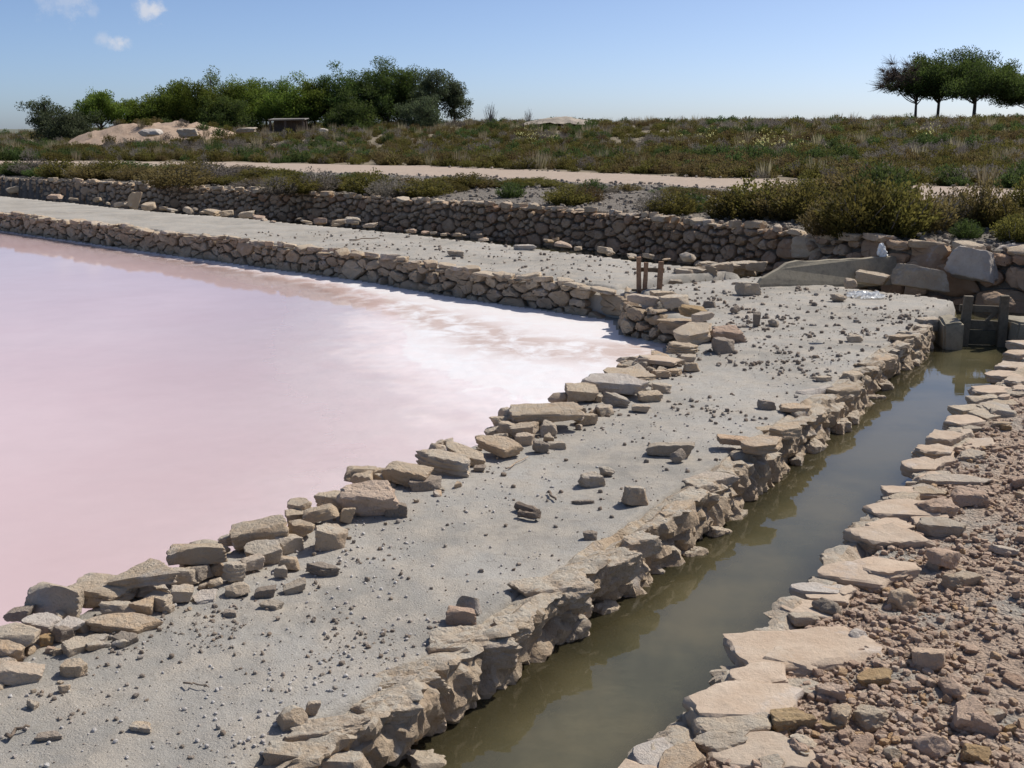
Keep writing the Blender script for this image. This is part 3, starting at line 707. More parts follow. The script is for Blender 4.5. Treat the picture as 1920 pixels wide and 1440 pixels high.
# pond edging: stones laid and stacked along the near dyke's pond side  (px, py, W, depth, thickness, kind, yaw, tiltx, tilty, z, material)
edging = tag(empty('pond_edging', at(560, 970, 0)), 'ragged row of tan stones edging the pink pond beside the grey path', 'stone edging')
E1 = [(28, 1278, 85, .7, .55, 'block', 20, 0, 18, 0, 'stone'), (10, 1258, 55, .8, .6, 'block', -30, 8, 0, -.02, 'stone'), (34, 1216, 95, .8, .55, 'lump', 10, 0, 0, 0, 'stone_grey'),
 (105, 1150, 110, .45, .62, 'block', -12, -14, 0, 0, 'stone_grey'), (80, 1178, 66, .7, .35, 'slab', 15, 8, 5, .02, 'pale'), (131, 1176, 52, .8, .3, 'slab', 40, 10, 0, .03, 'pale'),
 (40, 1160, 50, .7, .5, 'block', 0, 0, 0, 0, 'darkrock'), (87, 1207, 27, .9, .9, 'block', 20, 0, 0, 0, 'ochre'), (118, 1196, 34, .8, .9, 'block', 50, 10, 0, .01, 'darkrock'),
 (96, 1224, 20, .8, .8, 'block', 0, 0, 0, 0, 'rubble'), (109, 1228, 20, .8, .8, 'block', 30, 0, 0, 0, 'stone'), (137, 1225, 44, .8, .8, 'block', 60, 12, 0, 0, 'stone_grey'),
 (192, 1124, 135, .6, .34, 'rough', -6, 4, 0, .0, 'stone'), (222, 1152, 74, .55, .42, 'block', 8, -10, 4, 0, 'stone_grey'), (268, 1148, 54, .6, .7, 'tri', 30, 20, 0, 0, 'stone'),
 (300, 1136, 60, .7, .55, 'block', -20, 0, 0, 0, 'stone_grey'), (235, 1180, 132, .42, .20, 'slab', 3, 6, 0, 0, 'stone'), (237, 1208, 50, .7, .6, 'block', -25, 0, 0, 0, 'darkrock'),
 (176, 1206, 54, .7, .3, 'slab', 10, 0, 0, 0, 'stone_grey'), (288, 1082, 135, .62, .22, 'tri', 172, -5, 4, .075, 'stone'), (285, 1112, 70, .6, .4, 'block', 20, 0, 0, 0, 'stone_grey'), (372, 1050, 126, .5, .34, 'block', 6, -6, 0, .05, 'stone'),
 (345, 1090, 70, .6, .5, 'block', 10, 0, 0, 0, 'stone_grey'), (340, 1126, 46, .8, 1.0, 'block', 25, 0, 8, 0, 'stone_grey'), (386, 1120, 48, .9, .18, 'slab', 30, 8, 0, 0, 'pale'), (403, 1098, 28, .8, .7, 'lump', 0, 0, 0, 0, 'stone'),
 (434, 1086, 46, .6, .95, 'layered', 30, 0, 14, 0, 'stone_grey'), (406, 1074, 38, .8, .7, 'block', 15, 0, 0, 0, 'stone'), (376, 1084, 45, .8, .8, 'block', 70, 0, 0, 0, 'darkrock'),
 (448, 1112, 54, .8, .45, 'lump', -10, 0, 0, 0, 'stone_grey'), (472, 1066, 44, .8, .8, 'block', 40, 0, 0, 0, 'stone'), (492, 1010, 116, .65, .38, 'slab', 12, 6, -6, .03, 'stone'),
 (445, 1018, 55, .5, .5, 'layered', 40, 10, 0, .0, 'stone'), (497, 1046, 80, .7, .5, 'slab', -10, 16, 0, 0, 'stone_grey'), (541, 1064, 46, .8, .7, 'block', 20, 0, 0, 0, 'stone'), (528, 1078, 28, .8, .8, 'tri', 0, 0, 0, 0, 'stone_grey'),
 (605, 1074, 72, .45, .34, 'layered', -14, 0, 6, 0, 'darkrock'), (612, 1022, 74, .75, .85, 'block', 18, 10, 8, 0, 'rough'), (565, 1004, 56, .8, .7, 'lump', 10, 0, 0, 0, 'stone'), (540, 1030, 52, .8, .8, 'block', 45, 10, 0, 0, 'stone_grey'),
 (602, 972, 78, .6, .45, 'block', 20, 0, -10, .03, 'stone'), (562, 975, 64, .6, .5, 'block', 30, 0, 0, 0, 'stone'), (646, 980, 28, .6, 1.5, 'block', 20, 0, 15, 0, 'stone'), (632, 950, 70, .7, .5, 'block', -20, 0, 0, 0, 'stone'),
 (697, 948, 132, .62, .50, 'rough', -4, 14, -5, .03, 'rubble'), (743, 968, 44, .8, .8, 'block', 0, 0, 0, 0, 'darkrock'), (680, 900, 92, .6, .42, 'block', 24, 0, 0, .02, 'stone'), (720, 905, 60, .7, .6, 'block', 60, 0, 0, 0, 'stone_grey'),
 (760, 902, 98, .6, .48, 'block', -8, 8, 6, .02, 'stone'), (798, 916, 74, .7, .5, 'block', 10, 0, 0, 0, 'darkrock'), (830, 884, 122, .46, .36, 'layered', -22, 0, 10, 0, 'stone_grey'),
 (872, 858, 98, .45, .20, 'slab', -32, 6, 10, .03, 'stone'), (936, 844, 92, .62, .28, 'slab', -16, 8, 12, .03, 'stone'), (900, 882, 24, .8, .6, 'block', 0, 0, 0, 0, 'darkrock'),
 (984, 812, 70, .6, .34, 'slab', 14, 4, -4, .03, 'stone'), (1011, 848, 32, .8, 1.0, 'rough', 20, 0, 0, 0, 'darkrock'), (984, 832, 42, .7, .6, 'slab', 10, 0, 0, 0, 'stone'), (1044, 840, 38, .7, .5, 'block', 0, 0, 0, 0, 'stone_grey'),
 (1027, 816, 36, .8, .9, 'lump', 0, 0, 0, 0, 'stone_grey'), (942, 800, 48, .7, .6, 'rough', 15, 0, 0, 0, 'stone'), (925, 815, 40, .7, .5, 'block', 30, 0, 0, 0, 'stone_grey'), (1024, 780, 150, .52, .17, 'slab', 4, 6, 0, .075, 'stone'), (1010, 790, 70, .6, .5, 'block', 4, 0, 0, 0, 'stone_grey'), (1075, 780, 50, .7, .6, 'block', 4, 0, 0, 0, 'stone_grey'),
 (1095, 794, 48, .8, .7, 'rough', 20, 0, 0, 0, 'stone'), (1086, 746, 76, .7, .45, 'block', 18, 10, 0, .02, 'stone'), (1152, 760, 66, .5, .5, 'layered', -34, 0, 14, 0, 'stone_grey'), (1131, 776, 42, .8, .7, 'block', 30, 0, 0, 0, 'stone_grey'),
 (1152, 728, 134, .40, .22, 'slab', -3, 10, 3, .05, 'pale'), (1180, 705, 112, .7, .10, 'slab', -10, 2, 4, .05, 'stone'), (1234, 680, 96, .7, .12, 'slab', 10, 0, 4, .03, 'slab'), (1170, 735, 60, .7, .6, 'block', 10, 0, 0, 0, 'stone_grey'), (1215, 750, 52, .7, .5, 'block', 20, 8, 0, 0, 'stone'),
 (1240, 735, 40, .7, .6, 'block', -10, 0, 0, 0, 'stone_grey'), (1240, 706, 36, .7, .5, 'block', 0, 0, 0, 0, 'stone'), (1264, 702, 34, .7, .5, 'slab', 20, 0, 0, 0, 'stone'), (1296, 695, 38, .7, .6, 'block', 15, 0, 0, 0, 'stone'), (1290, 678, 30, .8, .6, 'block', 0, 0, 0, 0, 'stone_grey'), (1200, 770, 36, .7, .4, 'block', 0, 0, 0, 0, 'stone_grey'),
 (1352, 662, 46, .8, .95, 'block', 14, 0, 0, 0, 'darkrock'), (1362, 640, 76, .7, .55, 'rough', -6, 10, 0, .0, 'rubble'), (1302, 634, 84, .9, .40, 'slab', 30, 4, -8, .03, 'stone'), (1280, 662, 64, .7, .45, 'layered', 10, 0, 0, 0, 'stone'), (1318, 600, 50, .7, .4, 'slab', 10, 0, 0, .03, 'stone'),
 (1204, 570, 70, .6, .42, 'block', -8, 0, 5, .0, 'stone'), (1262, 574, 60, .7, .45, 'block', 10, 0, 0, 0, 'stone'), (1300, 592, 66, .7, .42, 'rough', -14, 0, 8, 0, 'ochre'), (1246, 556, 58, .7, .25, 'tri', 10, 0, 0, .04, 'stone'), (1330, 577, 28, .8, .6, 'block', 0, 0, 0, 0, 'darkrock')]
for i, a in enumerate(E1):
    random.seed(100 + i); a = (a[0], a[1], a[2] * random.uniform(.86, 1.0), a[3], a[4] * random.uniform(.72, .95)) + a[5:8] + (a[8] + random.uniform(-6, 6), a[9] * .9, a[10]); rock('stone', *a, parent=edging, sub=4, var=i % 6)
random.seed(31)
ecum = [np.array(p) for p in EDGE[2:]]
for a, b in zip(ecum[:-1], ecum[1:]):                    # smaller fill stones between and under them
    n = int(np.linalg.norm(b - a) / .04)
    for k in range(n):
        p = a + (b - a) * random.random(); t = (b - a) / np.linalg.norm(b - a); nn = np.array((t[1], -t[0])); off = random.uniform(-.16, .13)
        p = p + nn * off; w = (.03 + .11 * random.random() ** 1.7) * (.8 + .06 * p[1])
        place('stone', random.choice(['block', 'lump', 'slab', 'rough', 'tri', 'layered']), (p[0], p[1], random.uniform(-.16, -.02) if off < -.04 else -.005), (w, w * random.uniform(.6, .95), w * random.uniform(.35, .75)), random.uniform(0, 360), random.uniform(-15, 15), random.uniform(-15, 15), random.choice(['stone', 'stone', 'stone_grey', 'stone_grey', 'rough']), edging, sub=3)

for a, b in zip(ecum[:-1], ecum[1:]):                    # rubble spilled from the row onto the path
    for k in range(int(np.linalg.norm(b - a) / .075)):
        t = (b - a) / np.linalg.norm(b - a); p = a + (b - a) * random.random() + np.array((t[1], -t[0])) * (.10 + .30 * random.random() ** 1.6); w = (.016 + .055 * random.random() ** 2) * (.8 + .06 * p[1])
        place('stone', random.choice(['block', 'rough', 'slab', 'tri', 'lump']), (p[0], p[1], gz(p[0], p[1])), (w, w * random.uniform(.5, .9), w * random.uniform(.3, .7)), random.uniform(0, 360), random.uniform(-15, 15), random.uniform(-15, 15), random.choice(['stone', 'stone_grey', 'rough']), edging, sub=3)

# canal bank on the dyke side: eroded blocks and slabs along the water
bank = tag(empty('canal_bank_wall', at(1230, 1010, 0)), 'eroded stone bank of the dyke along the left side of the canal', 'stone bank')
B1 = [(612, 1392, 165, .38, .26, 'rough', 14, 6, -2, .0, 'rough'), (548, 1446, 110, .5, .5, 'block', 10, 0, 10, -.03, 'rough'), (640, 1462, 110, .6, .5, 'block', 10, 0, 0, -.1, 'rough'), (716, 1352, 135, .7, .40, 'rough', 24, 4, 0, -.02, 'rough'), (765, 1298, 150, .6, .38, 'rough', 10, 8, -4, -.02, 'rough'),
 (878, 1242, 175, .58, .42, 'rough', 20, 10, 0, -.03, 'rough'), (962, 1196, 100, .7, .42, 'rough', 30, 6, 0, -.02, 'rough'), (1036, 1142, 165, .6, .42, 'rough', 24, 12, 0, -.03, 'rough'), (1120, 1092, 140, .7, .5, 'rough', 40, 12, 0, -.04, 'rough'),
 (1172, 1075, 48, .8, 1.1, 'block', 40, 10, 0, -.08, 'rough'), (1196, 1038, 86, .7, .5, 'rough', 30, 0, 0, -.03, 'rough'), (1268, 990, 96, .6, .55, 'block', 38, 0, -6, -.02, 'stone'), (1318, 940, 92, .7, .5, 'rough', 40, 0, 0, -.03, 'rough'),
 (1330, 912, 118, .55, .2, 'slab', 20, 4, 0, .0, 'stone'), (1398, 884, 108, .6, .45, 'block', 42, 4, 0, -.03, 'stone_grey'), (1428, 842, 92, .65, .22, 'slab', 30, 2, 0, .03, 'stone'), (1368, 850, 66, .6, .45, 'block', 8, 0, 0, 0, 'stone'), (1376, 830, 64, .6, .2, 'slab', 0, 0, 4, .035, 'rubble'),
 (1474, 815, 80, .6, .25, 'slab', 34, 0, 0, .01, 'stone'), (1438, 818, 50, .6, .4, 'block', 20, 0, 0, 0, 'stone'), (1502, 790, 60, .7, .4, 'block', 44, 0, 0, 0, 'rough'), (1530, 770, 92, .6, .55, 'block', 45, 0, 0, -.04, 'pale'), (1490, 768, 60, .7, .15, 'slab', 10, 0, 0, .01, 'stone'),
 (1575, 746, 70, .7, .35, 'slab', 40, 0, 0, .0, 'stone'), (1600, 728, 62, .7, .55, 'rough', 44, 0, 0, -.04, 'stone'), (1630, 706, 64, .7, .5, 'rough', 44, 0, 0, -.04, 'rough'), (1655, 690, 64, .7, .35, 'slab', 50, 0, 0, .0, 'stone'), (1680, 670, 60, .7, .5, 'rough', 46, 0, 0, -.04, 'stone_grey'),
 (1705, 650, 56, .7, .6, 'block', 46, 0, 0, -.05, 'stone_grey'), (1725, 636, 50, .7, .6, 'block', 46, 0, 0, -.05, 'rough'), (1738, 618, 60, .7, .4, 'slab', 30, 0, 0, .0, 'stone_grey'), (1690, 635, 50, .6, .15, 'slab', 10, 0, 0, .01, 'stone'),
 (870, 1322, 48, .8, .8, 'block', 20, 0, 0, -.2, 'rough'), (872, 1300, 40, .8, .6, 'rough', 50, 0, 0, -.13, 'rough'), (792, 1368, 80, .7, .6, 'rough', 20, 0, 0, -.2, 'rough'), (720, 1420, 90, .6, .6, 'rough', 30, 0, 0, -.2, 'rough'), (660, 1430, 70, .7, .8, 'rough', 0, 0, 0, -.18, 'rough'), (1085, 1160, 50, .7, .7, 'block', 40, 0, 0, -.17, 'rough'), (960, 1260, 90, .6, .4, 'rough', 40, 0, 0, -.26, 'rough')]
for i, a in enumerate(B1):
    random.seed(300 + i); a = list(a); w_ = a[2] * at(a[0], a[1], 0).length / FPX
    if a[9] <= 0 and a[9] > -.1: a[9] = random.uniform(.002, .028) - .9 * w_ * a[4]; a[3] *= .8
    rock('stone', *a, parent=bank, sub=5 if (a[5] == 'rough' and a[2] > 90) else 4, var=(i * 5) % 6)
def bank_face(name, nfun, side, t0, t1, mat, parent, seed, top_in=.20):
    """eroded rock face of the bank: from the dyke top over the broken edge down below the water"""
    ns = int((t1 - t0) / .016); prof = [(-top_in, -.03), (-top_in * .7, .004), (-.10, .012), (-.06, .014), (-.03, .012), (-.012, .004), (0, -.012)] + [(.004 + .02 * k / 14, -.012 - .33 * k / 14) for k in range(1, 15)]
    m = len(prof); V = []; F = []
    for i in range(ns + 1):
        t = t0 + (t1 - t0) * i / ns
        for k, (o, z) in enumerate(prof):
            q = Vector((t * 1.0, o * 1.2, z)); cell = mnoise.voronoi(Vector((t * 3.3 + .25 * mnoise.noise(q * 5), z * 4.5, seed)))[0]; crack = min(1, (cell[1] - cell[0]) * 4.5)
            bl = mnoise.cell(Vector((t * 3.1 + .3 * mnoise.noise(q * 4), z * 3.0 + seed, 2.0)))
            e = (.024 * mnoise.fractal(q * 7 + Vector((seed, 0, 0)), .8, 2.1, 5) + .026 * (mnoise.ridged_multi_fractal(q * 15, .8, 2.1, 5, 1, 2) - 1) - .05 * (1 - crack) + .03 * bl)
            wgt = 1 if o > -.05 else (.35 if o > -.12 else .12)
            zz = z + (.030 * mnoise.fractal(Vector((t * 2.2, o * 9, seed)), 1, 2, 3) - .012 if k < 3 else 0) + (.016 * mnoise.fractal(q * 9, 1, 2, 4) + (.012 if k in (3, 4, 5) else 0) * bl) * (1 if k > 0 else 0) - (.02 * (1 - crack) if 1 < k < 8 else 0)
            n = nfun(t) + side * (o + e * wgt * (1 if z > -.2 else 1.4)); x, y = canal_pt(n, t); V.append((x - parent.location.x, y - parent.location.y, zz))
    for i in range(ns):
        for k in range(m - 1):
            a = i * m + k; F.append((a, a + 1, a + m + 1, a + m) if side < 0 else (a, a + m, a + m + 1, a + 1))
    return link(name, mesh(name, V, F, M[mat], True, R(28)), None, parent)
bank_face('eroded_face', lambda t: float(np.interp(t, [2.5, 5, 7, 9.5], [-1.835, -1.855, -1.925, -1.985])), 1, 1.2, 9.85, 'rough', bank, 2)
random.seed(41)
for k in range(48):                                       # stones at the waterline
    t = 2.2 + 7.4 * (k + random.random()) / 48; n = np.interp(t, [2.5, 5, 7, 9.5], [-1.84, -1.86, -1.93, -1.99])
    z = random.choice([-.31, -.28, -.25]); p = canal_pt(n + random.uniform(-.03, .05), t); w = random.uniform(.06, .20)
    place('stone', 'rough', (p[0], p[1], z), (w, w * random.uniform(.6, .9), w * random.uniform(.5, .8)), 56 + random.uniform(-40, 40), random.uniform(-15, 15), random.uniform(-15, 15), random.choice(['rough', 'rough', 'stone_grey']), bank, sub=4)

# kerb of flat slabs on the near right bank
kerb = tag(empty('canal_slab_kerb', at(1650, 1000, 0)), 'broken kerb of flat tan slabs along the right side of the canal', 'stone kerb')
K1 = [(1378, 1332, 205, .55, .26, 'slab', 12, 3, 3, .0, 'slab'), (1484, 1226, 232, .58, .16, 'slab', 14, 2, 0, .0, 'slab'), (1504, 1148, 96, .6, .2, 'slab', -8, 0, 5, .0, 'slab'), (1530, 1112, 108, .55, .2, 'slab', 10, -6, 6, .0, 'pale'), (1598, 1086, 128, .6, .24, 'slab', -6, 5, 0, .0, 'slab'),
 (1652, 1014, 136, .55, .22, 'slab', -10, 4, 2, .01, 'slab'), (1690, 964, 142, .55, .2, 'slab', 4, 2, 0, .0, 'slab'), (1698, 924, 84, .5, .16, 'slab', 0, 0, 0, .01, 'slab'), (1778, 900, 110, .32, .08, 'slab', -2, 2, 0, .02, 'stone'), (1722, 878, 70, .7, .3, 'slab', 10, 6, 0, .0, 'slab'), (1748, 852, 66, .7, .35, 'layered', 20, 0, 0, .0, 'slab'),
 (1764, 826, 74, .7, .3, 'slab', 24, 0, 0, .0, 'slab'), (1800, 794, 78, .7, .22, 'slab', 30, 0, 0, .0, 'slab'), (1812, 770, 56, .7, .25, 'slab', 20, 0, 0, .0, 'stone'), (1858, 736, 82, .6, .16, 'slab', 10, 0, 0, .0, 'slab'), (1840, 752, 50, .6, .3, 'block', 10, 0, 0, .0, 'stone'), (1878, 708, 66, .7, .22, 'slab', 10, 0, 0, .0, 'slab'), (1892, 690, 66, .7, .2, 'slab', 20, 0, 0, .0, 'slab'), (1908, 668, 60, .7, .25, 'slab', 20, 0, 0, .0, 'slab'), (1925, 650, 60, .7, .3, 'slab', 20, 0, 0, .0, 'slab'),
 (1412, 1420, 180, .5, .2, 'slab', 0, 4, 0, .0, 'slab'), (1250, 1432, 150, .7, .3, 'slab', 22, 0, 6, -.02, 'pale'), (1500, 1290, 80, .6, .12, 'slab', -14, 0, 0, .01, 'stone_grey'), (1180, 1500, 190, .7, .3, 'slab', 22, 0, 0, -.02, 'slab')]
for i, a in enumerate(K1):
    random.seed(500 + i); a = (a[0] + .10 * a[2], a[1], a[2] * 1.16) + a[3:]; rock('slab', *a, parent=kerb, sub=4, var=i % 6, sink=.50)
random.seed(47)
for k in range(46):
    t = 2.0 + 7.0 * (k + random.random()) / 46; x, y = canal_pt(-1.05 + abs(random.gauss(0, .07)), t); w = random.uniform(.10, .26)
    place('slab', random.choice(['slab', 'slab', 'layered', 'block']), (x, y, .0), (w, w * random.uniform(.5, .85), random.uniform(.025, .06)), random.uniform(0, 60), random.uniform(-6, 6), random.uniform(-6, 6), random.choice(['slab', 'slab', 'stone', 'stone_grey']), kerb, None, 4, .2)
bank_face('eroded_face', lambda t: -1.135, -1, 1.2, 9.4, 'rough', kerb, 6, .16)

# stones lining the little inlet channel and scattered along the back edge of the far dyke
lining = tag(empty('inlet_lining', at(1340, 528, 0)), 'line of rough stones edging the dry inlet channel behind the rusty posts', 'stone edging')
random.seed(51)
for px, py, W, T in [(1285, 530, 52, .6), (1318, 528, 46, .7), (1348, 524, 46, .75), (1376, 519, 40, .75), (1400, 516, 36, .7), (1268, 540, 30, .6), (1300, 512, 60, .2), (1350, 506, 66, .22), (1395, 503, 56, .25), (1418, 508, 40, .5), (1325, 500, 44, .25)]:
    rock('stone', px, py, W, .6, T, random.choice(['block', 'rough']), random.uniform(-20, 20), 0, 0, -.12 if T > .5 else -.01, random.choice(['rough', 'stone']), lining)
rim = tag(empty('dyke_rim_stones', at(700, 430, 0)), 'uneven line of pale stones along the back rim of the far dyke', 'stone edging')
RIM = [(30, 362, 40), (70, 366, 34), (105, 372, 36), (140, 375, 40), (175, 379, 40), (205, 384, 36), (232, 387, 32), (275, 392, 44), (300, 394, 34), (325, 396, 26), (355, 398, 34), (395, 402, 46), (430, 404, 38), (460, 408, 42), (485, 411, 36), (500, 415, 30), (550, 414, 26), (575, 418, 26), (590, 416, 24), (607, 419, 34), (637, 422, 36), (660, 418, 36), (690, 426, 40), (720, 428, 26), (745, 430, 38), (772, 435, 30), (800, 438, 26), (830, 442, 24), (862, 443, 30), (885, 445, 26), (910, 452, 34), (1030, 455, 28), (1052, 462, 40), (1075, 468, 34), (1100, 470, 44), (1130, 474, 42), (1160, 478, 30), (1187, 483, 36), (1215, 484, 30), (1250, 488, 26)]
for i, (px, py, W) in enumerate(RIM):
    random.seed(600 + i)
    for q in range(2):
        if random.random() < .2: continue
        rock('stone', px + random.uniform(-12, 12) * (q + .4), py + random.uniform(-4, 3) * q, W * random.uniform(.55, .9) * (1 - .4 * q), random.uniform(.5, .8), random.uniform(.22, .45), random.choice(['block', 'slab', 'lump', 'rough']), random.uniform(-60, 60), random.uniform(-10, 10), random.uniform(-12, 12), 0, random.choice(['stone', 'stone', 'stone_grey', 'rubble']), rim, sub=3)

# ------------------------------------------------------------------ loose stones that stand out, each a thing of its own
LOOSE = [
 (1256, 853, 92, .40, .30, 'block', -4, 0, 0, 'stone_grey', 'long low grey stone block lying on the grey mud path'),
 (1271, 866, 32, .8, .85, 'lump', 10, 0, 0, 'darkrock', 'small dark stone leaning on the long low grey block'),
 (1108, 910, 50, .7, .55, 'rough', 10, 0, 0, 'stone_grey', 'rough grey stone on the path left of the squarish brown rock'),
 (1138, 892, 32, .8, .6, 'lump', 0, 0, 0, 'stone_grey', 'small grey stone just behind the rough grey stone on the path'),
 (1190, 945, 50, .8, .8, 'block', 24, 0, 0, 'rough', 'squarish brown rock standing in a patch of snail shells'),
 (1242, 938, 38, .7, .6, 'block', -10, 0, 0, 'stone_grey', 'flat-topped grey stone right of the squarish brown rock'),
 (1171, 990, 38, .8, .7, 'lump', 10, 0, 0, 'rough', 'rounded brown stone near the canal bank below the squarish rock'),
 (1106, 1010, 28, .7, .6, 'block', 0, 0, 0, 'darkrock', 'small dark stone left of the rounded brown stone near the bank'),
 (1092, 944, 46, .22, .15, 'layered', 2, 0, 0, 'darkrock', 'thin dark sliver of stone lying flat on the path'),
 (866, 1168, 60, .6, .55, 'block', -6, 0, 0, 'rubble', 'reddish brown stone resting on the canal bank'),
 (878, 1150, 50, .35, .7, 'block', -10, -20, 0, 'stone_grey', 'tilted grey stone leaning behind the reddish brown stone'),
 (548, 1358, 54, .8, .7, 'lump', 20, 0, 0, 'rough', 'rounded brown stone at the lower edge of the path'),
 (580, 1340, 24, .7, 1.3, 'block', 20, 0, 20, 'rough', 'narrow upright stone beside the rounded brown stone below'),
 (266, 1369, 40, .6, .35, 'rough', 0, 0, 0, 'stone', 'flat tan stone alone on the lower left mud'),
 (140, 1262, 46, .7, .5, 'slab', 10, 0, 0, 'stone', 'flat round topped stone below the pale boulders at left'),
 (432, 1154, 26, .7, .4, 'block', 0, 0, 0, 'darkrock', 'little dark stone on bare mud below the stone edging'),
 (510, 1140, 44, .6, .3, 'slab', 5, 4, 0, 'stone_grey', 'flat broken stone on mud below the dark layered wedge'),
 (556, 1108, 46, .6, .42, 'block', 24, 0, -14, 'stone_grey', 'tilted grey stone just below the dark layered wedge'),
 (498, 1118, 40, .7, .5, 'block', 12, 0, 0, 'darkrock', 'dark squat stone beside the edging near the broken flat stone'),
 (92, 1385, 44, .5, .25, 'rough', 20, 0, 0, 'darkrock', 'dark crumbling flake on the mud in the lower left corner'),
 (1437, 767, 32, .7, .6, 'block', 0, 0, 0, 'darkrock', 'dark stone alone on the pale mud of the upper path'),
 (1544, 714, 30, .6, .32, 'slab', -4, 0, 0, 'stone_grey', 'flat grey stone on the path near the white-faced bank block'),
 (1602, 641, 30, .7, .5, 'lump', 0, 0, 0, 'stone_grey', 'low grey stone on the path in front of the concrete block'),
 (1418, 612, 15, .7, 2.0, 'block', 0, 0, 0, 'darkrock', 'small upright stone stump on the upper path'),
 (1451, 613, 20, .8, .8, 'lump', 0, 0, 0, 'stone_grey', 'small stone right of the upright stump'),
 (1378, 587, 20, .8, .8, 'lump', 0, 0, 0, 'darkrock', 'small dark stone between the stump and the corner wall'),
 (1402, 552, 42, .7, .62, 'block', 14, 0, 0, 'stone_grey', 'squared grey stone at the left end of the concrete slab'),
 (1572, 565, 30, .7, .5, 'lump', 0, 0, 0, 'stone_grey', 'low grey stone left of the crumpled plastic sheet'),
 (1594, 540, 24, .8, .8, 'lump', 0, 0, 0, 'stone', 'little tan stone in front of the concrete slab'),
 (1632, 532, 60, .35, .40, 'block', -18, 0, 8, 'stone', 'tan stone slab leaning against the concrete slab'),
 (1290, 490, 30, .8, .6, 'lump', 0, 0, 0, 'stone_grey', 'rounded grey boulder on the far dyke behind the rusty posts'),
 (932, 450, 34, .5, 1.0, 'block', 40, 0, 28, 'stone', 'tilted upright stone in the pile on the far dyke'),
 (950, 454, 34, .5, .8, 'block', 40, 0, 32, 'stone', 'second leaning stone in the pile on the far dyke'),
 (972, 459, 58, .5, .42, 'block', 24, 0, -10, 'stone_grey', 'long stone in the middle of the pile on the far dyke'),
 (1012, 458, 44, .6, .42, 'block', 10, 0, 0, 'stone_grey', 'right-hand stone of the pile on the far dyke'),
 (985, 468, 46, .6, .22, 'slab', -10, 0, 0, 'pale', 'flat pale stone in front of the pile on the far dyke'),
 (248, 391, 22, .6, 1.6, 'block', 20, 0, 14, 'stone', 'tall upright stone on the rim of the far dyke at left'),
 (855, 480, 32, .7, .4, 'rough', 0, 0, 0, 'stone_grey', 'crumbling grey stone alone on the far dyke'),
 (1762, 1000, 86, .55, .3, 'slab', -4, 0, 0, 'stone_grey', 'grey flat-topped stone beside the kerb slabs'),
 (1752, 968, 68, .7, .5, 'rough', 10, 0, 0, 'rubble', 'rough brown stone just behind the grey flat-topped stone'),
 (1818, 944, 66, .7, .42, 'lump', -10, 0, 0, 'rubble', 'large rounded brown stone on the right rubble bank'),
 (1606, 1204, 38, .9, .7, 'lump', 0, 0, 0, 'pale', 'round whitish stone beside the largest kerb slab'),
 (1552, 1156, 50, .7, .7, 'lump', 10, 0, 0, 'darkrock', 'dark mossy stone between two kerb slabs'),
 (1480, 1366, 82, .6, .45, 'rough', 20, 0, 0, 'ochre', 'ochre stone lying against the nearest big kerb slab'),
 (1388, 1388, 42, .8, .6, 'rough', 0, 0, 0, 'rubble', 'crumbly clod in front of the nearest big kerb slab'),
 (1506, 1404, 46, .8, .55, 'lump', 0, 0, 0, 'stone', 'pale round stone at the bottom edge right of the slabs'),
 (1640, 1280, 80, .5, .25, 'slab', 24, 0, 0, 'ochre', 'thin ochre slab tilted on the rubble right of the kerb'),
 (1810, 1095, 60, .6, .35, 'slab', 6, 0, 0, 'stone', 'smooth tan stone half buried in the right rubble'),
 (1760, 1062, 60, .7, .6, 'block', 40, 0, 20, 'rubble', 'tilted brown block in the rubble beside the path of slabs'),
]
for i, (px, py, W, D, T, kind, yaw, tx, ty, m, lab) in enumerate(LOOSE):
    random.seed(700 + i)
    o = rock('loose_stone', px, py, W, D, T, kind, yaw, tx, ty, 0, m, None, i % 6, 4, .1, True)
    tag(o, lab, 'stone')
for i, (px, py, W, T, m, lab) in enumerate([(282, 247, 50, .42, 'pale', 'pale rounded rock in front of the sandy mound'), (355, 247, 52, .42, 'stone_grey', 'broken pale rock right of the rounded one by the mound'),
        (462, 242, 54, .26, 'stone_grey', 'low grey rock pile left of the ruined shelter'), (607, 243, 24, .45, 'pale', 'small white rock right of the ruined shelter')]):
    Y = 60.5 if px < 500 else 74
    p = at_y(px, py, Y); p.z = gz(p.x, p.y) ; p.z = max(p.z, at_y(px, py, Y).z - .1); w = W * Y / FPX
    tag(place('pale_rock', ['lump', 'rough', 'rough', 'lump', 'rough'][i], p, (w * .8, w * .6, w * T * .75), random.uniform(-20, 20), 0, random.uniform(-6, 6), m, None, i + 1, 4, .4), lab, 'rock')

def earth_heap(px, py, W, H, Y, label):
    n = 30; V = []; F = []; b = at_y(px, py, Y); z = gz(b.x, b.y); w = W * Y / FPX; h = H * Y / FPX
    for i in range(n):
        for j in range(n):
            u, v = 2 * i / (n - 1) - 1, 2 * j / (n - 1) - 1; r = math.hypot(u, v); q = Vector((u * 2.2, v * 2.2, px))
            V.append((u * w * .62, v * w * .5, h * 1.35 * max(-2.5, (1 - r ** 1.6) + .45 * mnoise.fractal(q * 1.2, 1, 2, 4))))
    for i in range(n - 1):
        for j in range(n - 1): F.append((i * n + j, (i + 1) * n + j, (i + 1) * n + j + 1, i * n + j + 1))
    o = link('earth_heap', mesh('earth_heap', V, F, M['heap'], True, R(30))); o.location = (b.x, b.y, max(z, at_y(px, py + 4, Y).z) - .12); tag(o, label, 'heap')
M['heap'] = mat_simple('pale_earth', [(.33, .28, .22), (.40, .345, .28), (.28, .235, .185)], 2.5, .95, .8, .05, 8)
earth_heap(1050, 224, 105, 8, 74, 'low pale heap of earth on the heath skyline')

